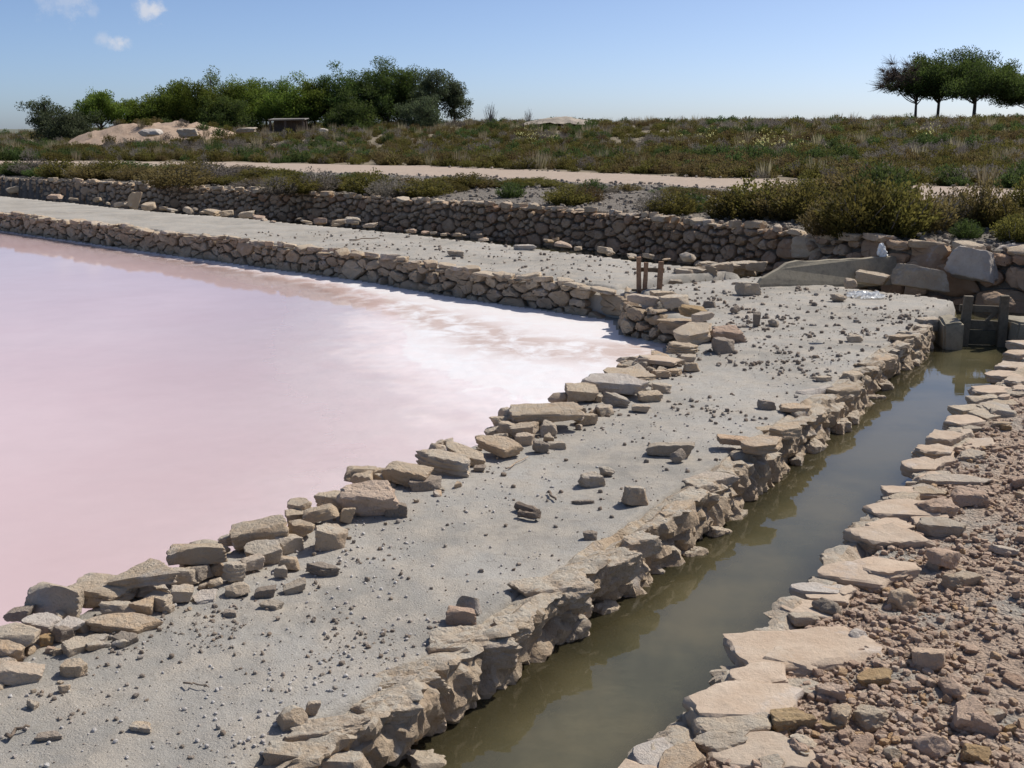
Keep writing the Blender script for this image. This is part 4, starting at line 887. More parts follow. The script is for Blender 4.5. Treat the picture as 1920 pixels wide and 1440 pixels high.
# ------------------------------------------------------------------ sluice gates, slab, litter
def box(bm, c, s, rot=(0, 0, 0), jit=.0):
    r = bmesh.ops.create_cube(bm, size=1); mt = Matrix.Translation(c) @ Euler(rot).to_matrix().to_4x4() @ Matrix.Diagonal((*s, 1))
    for v in r['verts']:
        v.co = mt @ v.co + Vector([random.uniform(-jit, jit) for _ in range(3)])
    return r['verts']
def board(name, c, s, rot, mat, parent, bev=.006, jit=.003, top_cut=None):
    bm = bmesh.new(); box(bm, (0, 0, 0), s, (0, 0, 0), jit)
    k = max(range(3), key=lambda i: s[i])
    bmesh.ops.bevel(bm, geom=list(bm.edges), offset=bev, segments=2, affect='EDGES', profile=.6)
    bmesh.ops.subdivide_edges(bm, edges=[e for e in bm.edges if e.calc_length() > s[k] * .5], cuts=6)
    for v in bm.verts: v.co += Vector([mnoise.noise(v.co * 30 + Vector((i * 7 + c[0] * 9, c[1] * 5, 0))) for i in range(3)]) * .004
    me = bpy.data.meshes.new(name); bm.to_mesh(me); bm.free(); me.materials.append(M[mat])
    o = link(name, me); o.location = c; o.rotation_euler = rot
    return put(o, parent)
random.seed(61)
A = at(1806, 648, CANAL_Z); B = at(1876, 650, CANAL_Z)
g = (B - A).normalized(); yaw = math.atan2(g.y, g.x); base = Vector((A.x, A.y, CANAL_Z - .08))
def along(k, h, off=0): return A + g * k * (B - A).length + Vector((-g.y, g.x, 0)) * off + Vector((0, 0, h))
sl2 = tag(empty('sluice_gate', base), 'grey wooden sluice gate with two posts at the head of the canal', 'sluice gate')
pw = .075
board('post', along(0, .17), (pw, .06, .56), (0, R(1), yaw), 'wood_grey', sl2); board('post', along(1, .17), (pw, .06, .58), (0, R(-1.5), yaw), 'wood_grey', sl2)
board('rail', along(.5, .33, .05), ((B - A).length + .1, .035, .06), (0, R(1), yaw), 'wood_grey', sl2)
board('top_board', along(.47, .185, .055), (.54, .03, .085), (0, R(1.5), yaw), 'wood_grey', sl2)
board('gate_board', along(.47, .07, .057), (.54, .028, .13), (0, 0, yaw), 'wood_dark', sl2); board('gate_board', along(.47, -.07, .057), (.54, .028, .13), (0, 0, yaw), 'wood_dark', sl2)
board('brace', along(.72, .27, .045), (.03, .03, .16), (0, R(35), yaw), 'wood_grey', sl2)
for nm, k, w_, h_, lab in [('sluice_abutment', -.42, .16, .50, 'cracked concrete pier at the left side of the canal sluice'), ('sluice_abutment', 1.46, .18, .52, 'mossy concrete pier at the right side of the canal sluice')]:
    c = along(k, .02, .0); bm = bmesh.new(); box(bm, (0, 0, 0), (w_, .42, h_), (0, 0, 0), .012); bmesh.ops.bevel(bm, geom=list(bm.edges), offset=.018, segments=2, affect='EDGES')
    bmesh.ops.subdivide_edges(bm, edges=list(bm.edges), cuts=3, use_grid_fill=True)
    for v in bm.verts: v.co += Vector([mnoise.noise(v.co * 9 + Vector((i * 7, k, 3))) for i in range(3)]) * .018
    me = bpy.data.meshes.new(nm); bm.to_mesh(me); bm.free(); me.materials.append(M['concrete']); me.polygons.foreach_set('use_smooth', [True] * len(me.polygons)); me.set_sharp_from_angle(angle=R(40))
    o = link(nm, me); o.location = c - Vector((0, 0, .03)); o.rotation_euler = (0, 0, yaw); tag(o, lab, 'pier')
A = at(1202, 545, -.02); B = at(1236, 545, -.02); A.z = B.z = 0; g = (B - A).normalized(); yaw1 = math.atan2(g.y, g.x)
sl1 = tag(empty('sluice_gate', (A.x, A.y, -.3)), 'rust stained wooden sluice posts beside the corner of the pond', 'sluice gate')
board('post', along(-.12, .02), (.052, .05, .66), (0, R(-2), yaw1), 'wood_rust', sl1); board('post', along(.2, -.0), (.045, .05, .58), (0, R(1), yaw1), 'wood_rust', sl1); board('post', along(1, .0), (.055, .05, .60), (0, R(2), yaw1), 'wood_rust', sl1)
board('rail', along(.55, .20, .06), (.30, .03, .05), (0, R(3), yaw1), 'wood_grey', sl1); board('gate_board', along(.5, -.08, .05), (.40, .025, .14), (0, 0, yaw1), 'wood_grey', sl1); board('gate_board', along(.5, -.22, .05), (.40, .025, .13), (0, 0, yaw1), 'wood_dark', sl1)

def concrete_slab():
    a = at(1424, 542, 0); b = at(1684, 525, 0); d = b - a; L = d.length; d.normalize(); n = Vector((-d.y, d.x, 0))
    prof = [(0, .05), (.03, .11), (.09, .15), (.16, .20), (.22, .255), (.30, .275), (.36, .262), (.44, .258), (.52, .268), (.60, .262), (.68, .268), (.76, .262), (.84, .272), (.92, .268), (.97, .272), (1.0, .262), (1.0, .0)]
    pts = [(0, -.05)] + prof[:-1] + [(1.0, -.05)]
    V = []; m = len(pts)
    for th in (0, .055):
        for t, h in pts: V.append(a + d * (t * L) + n * (th + .30 * max(h, 0) + .02 * math.sin(t * 5)) + Vector((0, 0, h + .004 * mnoise.noise((t * 40, th * 50, 0)))))
    F = [tuple(range(m)), tuple(range(2 * m - 1, m - 1, -1))] + [(i, i + m, (i + 1) % m + m, (i + 1) % m) for i in range(m)]
    c = (a + b) / 2; me = mesh('concrete_slab', [v - c for v in V], F, M['concrete'])
    bm = bmesh.new(); bm.from_mesh(me); bmesh.ops.recalc_face_normals(bm, faces=bm.faces); bmesh.ops.bevel(bm, geom=[e for e in bm.edges if e.calc_length() > .03], offset=.004, segments=1, affect='EDGES'); bm.to_mesh(me); bm.free()
    o = link('concrete_slab', me); o.location = c; tag(o, 'thin grey concrete slab propped on edge at the end of the path', 'concrete slab'); return a, d, n, L
ca, cd, cn, cL = concrete_slab()
p = at(1722, 541, 0); tag(place('concrete_block', 'block', p, (.62, .17, .27), -14, 0, 7, 'stone_grey', None, 2, 5, .05), 'long pale weathered block at the right end of the concrete slab', 'block')

def plastic_bag():
    V, F = ICO[4]; C = []
    for v in V:
        x, y, z = v; t = (z + 1) / 2
        r = .62 * (1 - t) ** .55 * (t + .12) ** .25 + .10 * max(0, t - .8) * 4
        a = math.atan2(y, x); r *= 1 + .16 * math.sin(a * 5 + t * 4) * t + .55 * mnoise.noise((x * 2.2, y * 2.2, z * 2.2 + 5))
        C.append((r * math.cos(a) + .16 * t * t - .05, r * math.sin(a) * .7, t * 1.35))
    me = mesh('plastic_bag', C, F, M['plastic'], True, R(40)); o = link('plastic_bag', me)
    p = ca + cd * (cL * .925) + cn * .10 + Vector((0, 0, .262)); o.location = p; o.scale = (.14, .12, .125); o.rotation_euler = (0, R(-24), R(10))
    tag(o, 'crumpled white plastic bag caught on the concrete slab', 'bag')
plastic_bag()
def crumpled_sheet():
    n = 26; V = []; F = []
    for i in range(n):
        for j in range(n):
            u, v = i / (n - 1) - .5, j / (n - 1) - .5; q = Vector((u * 5, v * 5, 1.7)); w = max(0, 1 - 3.2 * (u * u + v * v))
            V.append((u * .40 + .05 * mnoise.noise(q * 1.4), v * .5 + .05 * mnoise.noise(q * 1.4 + Vector((9, 0, 0))), .004 + w * .07 * abs(mnoise.noise(q * 1.3)) + .035 * abs(mnoise.noise(q * 4.4))))
    for i in range(n - 1):
        for j in range(n - 1):
            if (abs(i - 12.5) ** 2 + abs(j - 12.5) ** 2) ** .5 < 12 + 2.5 * mnoise.noise((i * .5, j * .5, 0)): F.append((i * n + j, (i + 1) * n + j, (i + 1) * n + j + 1, i * n + j + 1))
    t = NT('clear_plastic'); b = t.bsdf((.75, .77, .78), .2, None, .5); tr = t.n('ShaderNodeBsdfTransparent'); m = t.n('ShaderNodeMixShader'); m.inputs[0].default_value = .5
    t.link(b.outputs[0], m.inputs[1]); t.link(tr.outputs[0], m.inputs[2])
    o = link('plastic_sheet', mesh('plastic_sheet', V, F, t.done(m), True, R(30))); p = at(1620, 556, 0); o.location = (p.x, p.y, gz(p.x, p.y)); tag(o, 'crumpled clear plastic sheet on the path before the concrete slab', 'plastic sheet')
crumpled_sheet()

def tube(pts, r0, r1, n=6, wob=0):
    V = []; F = []; up = Vector((0, 0, 1)); P = [Vector(p) for p in pts]
    for i, p in enumerate(P):
        t = (P[min(i + 1, len(P) - 1)] - P[max(i - 1, 0)]).normalized(); a = t.cross(up)
        if a.length < .05: a = t.cross(Vector((1, 0, 0)))
        a.normalize(); b = t.cross(a); r = r0 + (r1 - r0) * i / (len(P) - 1)
        for k in range(n):
            q = 6.2832 * k / n; V.append(p + (a * math.cos(q) + b * math.sin(q)) * r * (1 + wob * mnoise.noise(p * 40 + Vector((k, 0, 0)))))
    for i in range(len(P) - 1):
        for k in range(n): F.append((i * n + k, i * n + (k + 1) % n, (i + 1) * n + (k + 1) % n, (i + 1) * n + k))
    F.append(tuple(range(n))[::-1]); F.append(tuple((len(P) - 1) * n + k for k in range(n)))
    return V, F
def stick(name, px0, px1, r, mat, lab, cat, bend=.02, z=.012, n=8):
    a = at(*px0, 0); b = at(*px1, 0); a.z = gz(a.x, a.y) + z; b.z = gz(b.x, b.y) + z; P = []
    for i in range(n):
        t = i / (n - 1); P.append(a.lerp(b, t) + Vector((mnoise.noise((t * 3, px0[0], 0)) * bend, mnoise.noise((t * 3, px0[1], 4)) * bend, abs(mnoise.noise((t * 3, 7, px0[0]))) * bend * .5)))
    V, F = tube(P, r, r * .6, 7, .4); c = P[0].copy(); o = link(name, mesh(name, [v - c for v in V], F, M[mat], True)); o.location = c; return tag(o, lab, cat)
dr = tag(empty('driftwood', at(992, 958, 0)), 'short dark split piece of driftwood on the grey path', 'driftwood')
for (a, b, r) in [((970, 948), (1012, 962), .020), ((972, 962), (1013, 968), .017)]:
    pa, pb = at(*a, .02), at(*b, .016); P = [pa.lerp(pb, i / 6) + Vector((0, 0, .006 * mnoise.noise((i, a[0], 0)))) for i in range(7)]; V, F = tube(P, r, r * .8, 8, .8); put(tag(link('splinter', mesh('splinter', [v - pa for v in V], F, M['drift'], True, R(30)))), dr).location = pa - Vector(dr.location)
stick('stick', (948, 883), (990, 860), .004, 'grass_dry' if False else 'stone', 'thin pale reed stalk lying beside the stone edging', 'stalk')
stick('stick', (1028, 928), (1042, 942), .007, 'drift', 'stubby brown twig on the path above the driftwood', 'twig')
stick('stick', (12, 1384), (56, 1370), .006, 'drift', 'bent dark twig on the mud at the lower left', 'twig', .03)
stick('stick', (345, 1287), (392, 1296), .003, 'drift', 'thin curved stem beside a shell on the lower mud', 'twig', .03)
stick('branch', (655, 453), (712, 449), .012, 'drift', 'thin bare branch lying on the far dyke', 'branch', .08, .02)

# ------------------------------------------------------------------ scattered small stuff (one object each, geometry nodes)
_gn = {}
def scatter(name, label, P, rot, scl, idx, protos, cat=None):
    me = bpy.data.meshes.new(name); me.vertices.add(len(P)); me.vertices.foreach_set('co', np.asarray(P, np.float32).ravel())
    for an, dt, arr, key in (('rot', 'FLOAT_VECTOR', rot, 'vector'), ('scl', 'FLOAT_VECTOR', scl, 'vector')):
        a = me.attributes.new(an, dt, 'POINT'); a.data.foreach_set(key, np.asarray(arr, np.float32).ravel())
    a = me.attributes.new('idx', 'INT', 'POINT'); a.data.foreach_set('value', np.asarray(idx, np.int32))
    c = bpy.data.collections.new(name + '_shapes')
    for k, pm in enumerate(protos):
        c.objects.link(bpy.data.objects.new(f'{name}_shape_{k:02d}', pm))
    ng = bpy.data.node_groups.new(name, 'GeometryNodeTree'); ng.interface.new_socket('Geometry', in_out='INPUT', socket_type='NodeSocketGeometry'); ng.interface.new_socket('Geometry', in_out='OUTPUT', socket_type='NodeSocketGeometry')
    N = ng.nodes; L = ng.links; gi = N.new('NodeGroupInput'); go = N.new('NodeGroupOutput'); ins = N.new('GeometryNodeInstanceOnPoints'); ci = N.new('GeometryNodeCollectionInfo')
    ci.inputs['Collection'].default_value = c; ci.inputs['Separate Children'].default_value = True; ci.inputs['Reset Children'].default_value = True; ins.inputs['Pick Instance'].default_value = True
    def attr(nm, dt): q = N.new('GeometryNodeInputNamedAttribute'); q.data_type = dt; q.inputs['Name'].default_value = nm; return [o for o in q.outputs if o.enabled and o.name == 'Attribute'][0]
    er = N.new('FunctionNodeEulerToRotation'); L.new(attr('rot', 'FLOAT_VECTOR'), er.inputs[0])
    L.new(gi.outputs[0], ins.inputs['Points']); L.new(ci.outputs[0], ins.inputs['Instance']); L.new(attr('idx', 'INT'), ins.inputs['Instance Index']); L.new(er.outputs[0], ins.inputs['Rotation']); L.new(attr('scl', 'FLOAT_VECTOR'), ins.inputs['Scale'])
    L.new(ins.outputs[0], go.inputs[0])
    o = link(name, me); m = o.modifiers.new('scatter', 'NODES'); m.node_group = ng
    return tag(o, label, cat, None, 'stuff')
def plan_points(n, test, theta=(-29, 29), r=(2.1, 16), power=1.0, seed=0):
    rs = np.random.default_rng(seed); out = np.zeros((0, 2))
    while len(out) < n:
        th = np.radians(rs.uniform(*theta, n * 3)); u = rs.uniform(0, 1, n * 3); rr = r[0] * (r[1] / r[0]) ** (u ** power)
        X, Y = rr * np.sin(th), rr * np.cos(th); k = test(X, Y, rs); out = np.concatenate([out, np.stack([X[k], Y[k]], 1)])
    return out[:n]
def on_dyke(margin=.12):
    def f(X, Y, rs):
        sp = sd_poly(POND, X, Y); sc = sd_poly(CANAL, X, Y); sb = sd_poly(BACKC, X, Y); si = sd_poly(INLET, X, Y)
        return (sp > margin * .4) & (sc > .02) & (sb > .05) & (si > .05) & (.835 * X - .55 * Y < -1.6) & (sd_poly(BEYOND, X, Y) > 0)
    return f
def spread(name, label, n, test, protos, smin, smax, seed, flat=(.5, .9), power=1.0, r=(2.1, 16), sizep=2.2, dens=None, grow=0, theta=(-29, 29)):
    P = plan_points(n, test, theta, r=r, power=power, seed=seed); rs = np.random.default_rng(seed + 1)
    if dens is not None: P = P[rs.uniform(0, 1, len(P)) < dens(P[:, 0], P[:, 1])]
    n = len(P); z, _ = ground(P[:, 0], P[:, 1]); s = smin + (smax - smin) * rs.uniform(0, 1, n) ** sizep; s = s * np.clip(.18 + grow * P[:, 1], 0, 1.7) if grow else s
    scl = np.stack([s, s * rs.uniform(.65, 1, n), s * rs.uniform(*flat, n)], 1); rot = np.stack([rs.normal(0, .2, n), rs.normal(0, .2, n), rs.uniform(0, 6.28, n)], 1)
    return scatter(name, label, np.stack([P[:, 0], P[:, 1], z - s * .12], 1), rot, scl, rs.integers(0, len(protos), n), protos)
peb = [stone_mesh('pebble', k, 'pebble', 2) for k in range(4)] + [stone_mesh('block', k, 'pebble', 2) for k in range(4)]
spread('pebbles', 'small brown pebbles and crumbs strewn over the grey mud', 26000, on_dyke(), peb, .004, .032, 71, sizep=4.0, grow=.14, r=(2.1, 19), dens=lambda X, Y: np.clip(.06 + sstep(-.05, .45, fbm(X * .8 + 4, Y * .8, 3) + .085 * (Y - 5.5)) * sstep(-.25, .25, fbm(X * 3.1 + 8, Y * 3.1, 3)) * (1 - .55 * sstep(10, 12, Y)), 0, 1))
shl = [stone_mesh('pebble', k, 'shell', 2) for k in range(5)]
spread('snail_shells', 'tiny white snail shells strewn over the grey mud', 2600, on_dyke(), shl, .004, .016, 73, (.6, .9), sizep=1.6, r=(2.1, 9), dens=lambda X, Y: np.clip(.25 + sstep(-.1, .3, fbm(X * 1.1 + 14, Y * 1.1, 3)), 0, 1))
def on_right(X, Y, rs): return (.835 * X - .55 * Y > -1.02) & (sd_poly(BACKC, X, Y) > .05) & (Y > 1)
rub = [stone_mesh('rough', k, 'rubble', 3) for k in range(6)] + [stone_mesh('block', k, 'rubble', 3) for k in range(3)]
spread('fine_rubble', 'crumbled reddish soil clods covering the right bank', 52000, on_right, rub, .005, .036, 75, (.5, .85), theta=(-4, 50), sizep=3.6, r=(2.1, 12), dens=lambda X, Y: np.clip(.2 + 1.1 * sstep(-.2, .2, fbm(X * 1.6, Y * 1.6, 3)), 0, 1))
P = plan_points(105, on_right, r=(2.2, 9.5), seed=77); random.seed(78)
for i, (x, y) in enumerate(P):
    w = (.035 + .075 * random.random() ** 1.6) * (1 + .03 * y); n_ = .835 * x - .55 * y
    if n_ < -.85 and random.random() < .75: continue
    k = random.choice(['rough', 'rough', 'block', 'rough', 'slab', 'lump'])
    o = place('rubble_stone', k, (x, y, gz(x, y)), (w, w * random.uniform(.6, .95), w * random.uniform(.4, .75) * (.5 if k == 'slab' else 1)), random.uniform(0, 360), random.uniform(-12, 12), random.uniform(-12, 12), random.choice(['rubble', 'rubble', 'rubble', 'stone', 'rough', 'ochre']), None, None, 4, .2)
    tag(o, 'brown lump of rubble lying on the bank right of the canal', 'rubble stone', 'rubble lumps on the right bank')
def on_gravel(X, Y, rs): return (sd_poly(BEYOND, X, Y) < -.15) & (sd_poly(TRACK, X, Y) > -.4) & (sd_poly(FIELD, X, Y) > 0)
grv = [stone_mesh('block', k, 'gravel_bit', 2) for k in range(4)] + [stone_mesh('lump', k, 'gravel_bit', 2) for k in range(3)]
spread('gravel', 'grey gravel and stone chips on the bank above the back wall', 6000, on_gravel, grv, .02, .10, 79, (.5, .9), r=(10, 40), sizep=3.4)

# ------------------------------------------------------------------ plants
def leaf_mesh(name, C, Dv, size, tone, mat, width=.5):
    """little two-sided leaf faces: centres C, direction Dv (unit), lengths, tone 0..1"""
    n = len(C); rs = np.random.default_rng(len(C)); up = rs.normal(0, 1, (n, 3)); S = np.cross(Dv, up); S /= np.linalg.norm(S, axis=1)[:, None] + 1e-9
    h = size[:, None] * .5; w = size[:, None] * width * .5
    V = np.stack([C - Dv * h, C + S * w - Dv * h * .1, C + Dv * h, C - S * w - Dv * h * .1], 1).reshape(-1, 3); Q = np.arange(4 * n).reshape(n, 4)
    me = np_mesh(name, V, Q, mat, False); a = me.attributes.new('tone', 'FLOAT', 'POINT'); a.data.foreach_set('value', np.repeat(np.clip(tone, 0, 1), 4).astype(np.float32)); return me
def bush_mesh(name, mat, seed, stems=70, per=11, leaf=.075, upright=.8, width=.45, ragged=.3):
    """bush about 1 wide and 1 high: stems fanning up from the base, leafy along their upper part"""
    rs = np.random.default_rng(seed); C = []; D = []; S = []; T = []
    for _ in range(stems):
        a = rs.uniform(0, 6.283); rad = .5 * math.sqrt(rs.uniform(0, 1)); hh = (1 - .55 * (rad / .5) ** 2) * rs.uniform(1 - ragged, 1.0)
        tip = np.array([rad * math.cos(a), rad * math.sin(a), hh]); b = np.array([tip[0] * .35, tip[1] * .35, 0]); tone = rs.uniform(.1, .9)
        for k in range(per):
            t = rs.uniform(.18, 1.0) ** .8; p = b + (tip - b) * t + np.array([0, 0, -.08 * math.sin(t * 3.1)]) + rs.normal(0, .022, 3)
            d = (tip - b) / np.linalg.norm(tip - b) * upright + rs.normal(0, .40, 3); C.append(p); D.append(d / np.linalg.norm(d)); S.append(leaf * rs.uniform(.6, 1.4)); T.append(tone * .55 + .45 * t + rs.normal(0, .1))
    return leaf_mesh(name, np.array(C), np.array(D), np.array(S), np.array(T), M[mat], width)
def grass_mesh(name, mat, seed, blades=60):
    rs = np.random.default_rng(seed); C = []; D = []; S = []
    for _ in range(blades):
        a = rs.uniform(0, 6.283); rad = .22 * math.sqrt(rs.uniform()); d = np.array([math.cos(a) * .35 * rs.uniform(0, 1), math.sin(a) * .35 * rs.uniform(0, 1), 1]); d /= np.linalg.norm(d); l = rs.uniform(.5, 1.0)
        C.append(np.array([rad * math.cos(a), rad * math.sin(a), 0]) + d * l * .5); D.append(d); S.append(l)
    return leaf_mesh(name, np.array(C), np.array(D), np.array(S), rs.uniform(0, 1, blades), M[mat], .03)
near = {k: [bush_mesh(f'{k}_bush', m, 40 + i * 7 + j, st, pr, lf, u, w) for j in range(3)] for i, (k, m, st, pr, lf, u, w) in enumerate([
    ('olive', 'sb_olive', 190, 26, .058, 1.3, .42), ('rust', 'sb_rust', 180, 25, .056, 1.3, .40), ('green', 'sb_green', 190, 22, .07, 1.4, .30), ('grey', 'sb_grey', 170, 20, .08, 1.0, .18)])}
def twig_mesh(name, seed, n=16, mat='bark_grey'):
    rs = np.random.default_rng(seed); V = []; F = []
    for _ in range(n):
        a = rs.uniform(0, 6.283); rad = .42 * math.sqrt(rs.uniform()); tip = Vector((rad * math.cos(a), rad * math.sin(a), rs.uniform(.55, .95) * (1 - rad * .6))); mid = tip * .55 + Vector(rs.normal(0, .04, 3))
        v, f = tube([(0, 0, 0), mid, tip], .012, .004, 4); b = len(V); V += v; F += [tuple(i + b for i in q) for q in f]
    return mesh(name, V, F, M[mat])
twigs = [twig_mesh('bush_stems', 900 + k) for k in range(3)]
# bushes on the gravel bank between the back wall and the track: (px, base y, width px, height px, kind)
BUSH = [(22, 326, 80, 36, 'olive'), (75, 326, 70, 28, 'grey'), (118, 328, 80, 42, 'olive'), (165, 328, 80, 30, 'rust'), (205, 334, 70, 34, 'olive'), (245, 325, 70, 36, 'green'), (292, 330, 70, 40, 'olive'), (330, 348, 110, 46, 'rust'), (395, 342, 90, 38, 'grey'), (372, 330, 70, 30, 'olive'),
 (455, 330, 80, 34, 'rust'), (500, 340, 90, 36, 'olive'), (548, 360, 90, 50, 'olive'), (520, 362, 60, 34, 'grey'), (590, 358, 80, 44, 'grey'), (625, 352, 90, 52, 'olive'), (660, 345, 70, 44, 'green'), (695, 362, 90, 50, 'olive'), (735, 366, 80, 40, 'grey'), (752, 360, 90, 56, 'rust'), (795, 366, 90, 56, 'olive'), (832, 350, 70, 44, 'olive'),
 (880, 352, 90, 44, 'olive'), (915, 345, 70, 40, 'rust'), (958, 370, 46, 30, 'green'), (960, 336, 70, 30, 'olive'), (1005, 340, 70, 34, 'olive'), (1065, 382, 80, 62, 'olive'), (1100, 378, 60, 50, 'rust'), (1085, 335, 60, 28, 'olive'), (1232, 398, 70, 46, 'grey'), (1262, 400, 80, 56, 'olive'), (1296, 396, 70, 44, 'green'),
 (1290, 350, 70, 30, 'olive'), (1335, 348, 70, 28, 'rust'), (1375, 408, 100, 66, 'olive'), (1420, 405, 110, 84, 'olive'), (1468, 410, 110, 80, 'rust'), (1516, 412, 110, 84, 'olive'), (1560, 436, 100, 70, 'rust'), (1610, 440, 130, 104, 'olive'), (1668, 440, 130, 100, 'olive'), (1725, 436, 110, 84, 'rust'), (1650, 385, 100, 80, 'green'), (1596, 385, 110, 70, 'rust'), (1520, 380, 90, 60, 'olive'),
 (1775, 425, 80, 56, 'grey'), (1790, 412, 70, 60, 'rust'), (1842, 422, 80, 80, 'rust'), (1870, 430, 80, 54, 'olive'), (1905, 440, 70, 50, 'olive'), (1812, 444, 46, 34, 'green'), (1925, 400, 60, 60, 'olive')]
random.seed(1234)
for k in range(46):                                        # the bank is thickly grown at the left
    px = random.uniform(0, 1150) if k < 38 else random.uniform(1150, 1500); lo = np.interp(px, [0, 500, 1150, 1500], [318, 330, 352, 366]); hi = np.interp(px, [0, 400, 800, 1150, 1500], [328, 346, 366, 384, 400])
    BUSH.append((px, random.uniform(lo, hi) if px < 850 else lo + random.uniform(0, 10), random.uniform(45, 85), random.uniform(16, 28), random.choice(['olive', 'olive', 'rust', 'grey', 'green'])))
KW = {'olive': 'olive green', 'rust': 'rusty brown', 'green': 'fresh green feathery', 'grey': 'dry grey twiggy'}
ORD = ['leftmost', 'second', 'third', 'fourth', 'fifth', 'sixth', 'seventh', 'eighth', 'ninth', 'tenth', 'eleventh', 'twelfth', 'thirteenth', 'fourteenth', 'fifteenth', 'sixteenth', 'seventeenth', 'eighteenth', 'nineteenth', 'twentieth', 'twenty-first', 'twenty-second', 'twenty-third', 'twenty-fourth', 'twenty-fifth', 'twenty-sixth', 'twenty-seventh', 'twenty-eighth']
seq = {}
for i, (px, py, W, H, k) in enumerate(sorted(BUSH)):
    random.seed(800 + i)
    nearline = float(np.interp(px, [0, 180, 500, 800, 1000, 1300, 1700, 1900], [300, 304, 314, 327, 338, 348, 377, 412]))
    if px < 1345:
        py = max(py, nearline + 12 + 8 * random.random()); H = min(H, (py - nearline) / 1.15 + (11 if random.random() < (.55 if px < 520 else .2) else 0))
    elif px < 1560: H *= .85
    p = at(px, py, .5)
    for _ in range(6): p = at(px, py, max(.44, gz(p.x, p.y)))
    z = max(.42, gz(p.x, p.y)); sd = p.length; w = W * sd / FPX * 1.35; h = H * sd / FPX * 1.15
    root = empty('salt_bush', (p.x, p.y, z - .03))
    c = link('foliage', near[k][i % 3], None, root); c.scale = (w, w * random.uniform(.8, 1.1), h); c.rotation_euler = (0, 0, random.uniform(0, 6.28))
    c = link('stems', twigs[i % 3], None, root); c.scale = (w, w, h * .9); c.rotation_euler = (0, 0, random.uniform(0, 6.28))
    part = 'left third' if px < 640 else ('middle third' if px < 1280 else 'right third')
    n = seq.setdefault((k, part), 0); seq[(k, part)] += 1
    tag(root, f'{KW[k]} bush on the gravel bank, {ORD[n]} of its colour in the {part}', 'bush', 'bushes on the gravel bank')
random.seed(17)
p = at(1924, 640, .02); root = tag(empty('canal_plant', (p.x, p.y, gz(p.x, p.y) - .02)), 'small green plant at the right edge beside the canal sluice', 'plant'); c = link('foliage', near['green'][1], None, root); c.scale = (.28, .28, .26); c = link('stems', twigs[0], None, root); c.scale = (.25, .25, .22)

# heath beyond the track: one mass of scrub
fld = []
for j, (k, m) in enumerate([('olive', 'sb_olive'), ('rust', 'sb_rust'), ('green', 'sb_green'), ('grey', 'sb_grey')]):
    for q in range(3): fld.append(bush_mesh(f'scrub_{k}', m, 200 + j * 5 + q, 80, 11, .10, 1.2, .42 if k != 'grey' else .22))
gr = [grass_mesh('scrub_zgrass', 'grass_dry', 300 + q) for q in range(2)]
def in_field(X, Y, rs): return (sd_poly(FIELD, X, Y) < -.15) & (np.hypot((X - MOUND[0]) / 5.6, (Y - MOUND[1] + .6) / 5.2) > 1 - .75 * (rs.uniform(0, 1, X.shape) < .30))
P = plan_points(8200, in_field, (-33, 33), (20, 125), .92, 81); rs = np.random.default_rng(82)
X, Y = P[:, 0], P[:, 1]; z, _ = ground(X, Y); r = np.hypot(X, Y); n = len(P)
q = fbm(X * .11 + 5, Y * .11, 3) + rs.normal(0, .16, n); q2 = fbm(X * .16 + 40, Y * .16 + 3, 3)
kind = np.where(q2 > .22, 2, np.where(q > .20, 3, np.where(q > -.16, 0, 1))); kind = np.where(rs.uniform(0, 1, n) < .12, rs.integers(0, 4, n), kind)
idx = kind * 3 + rs.integers(0, 3, n); s = rs.uniform(.45, .95, n) * np.interp(r, [20, 60, 120], [.8, 1.0, 1.35]); h = s * rs.uniform(.45, .75, n)
h = h * np.where(kind == 2, 1.15, 1)
g_ = (rs.uniform(0, 1, n) < np.interp(r, [20, 60, 90], [.03, .07, .2])); idx = np.where(g_, 12 + rs.integers(0, 2, n), idx); h = np.where(g_, s * .85, h)
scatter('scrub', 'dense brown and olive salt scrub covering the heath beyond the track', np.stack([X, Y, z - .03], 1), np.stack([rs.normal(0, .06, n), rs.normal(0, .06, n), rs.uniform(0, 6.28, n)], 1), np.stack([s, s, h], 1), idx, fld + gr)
fl = leaf_mesh('flower_head', rng.normal(0, .12, (16, 3)) + np.array([0, 0, .25]), np.tile(np.array([[0, 0, 1.]]), (16, 1)), np.full(16, .05), rng.uniform(0, 1, 16), M['flower'], 1.1)
FP = []
for (cx, cy, n, sx, sy) in [(1430, 270, 16, 90, 8), (1000, 258, 11, 60, 6), (1720, 250, 5, 50, 8), (1300, 255, 4, 90, 6)]:
    for _ in range(n):
        for Y_ in np.arange(24, 90, 1.0):
            d = ray(cx + random.gauss(0, sx * .5), cy + random.gauss(0, sy * .5)); t = Y_ / d.y; q_ = Vector((d.x * t, Y_, EYE + d.z * t))
            if gz(q_.x, q_.y) + .38 > q_.z: FP.append((q_.x, q_.y, gz(q_.x, q_.y) + .22)); break
n = len(FP); scatter('yellow_flowers', 'pale yellow flowers dotted over the heath', np.array(FP), np.zeros((n, 3)), np.ones((n, 3)) * rng.uniform(.7, 1.3, (n, 1)), np.zeros(n, int), [fl])

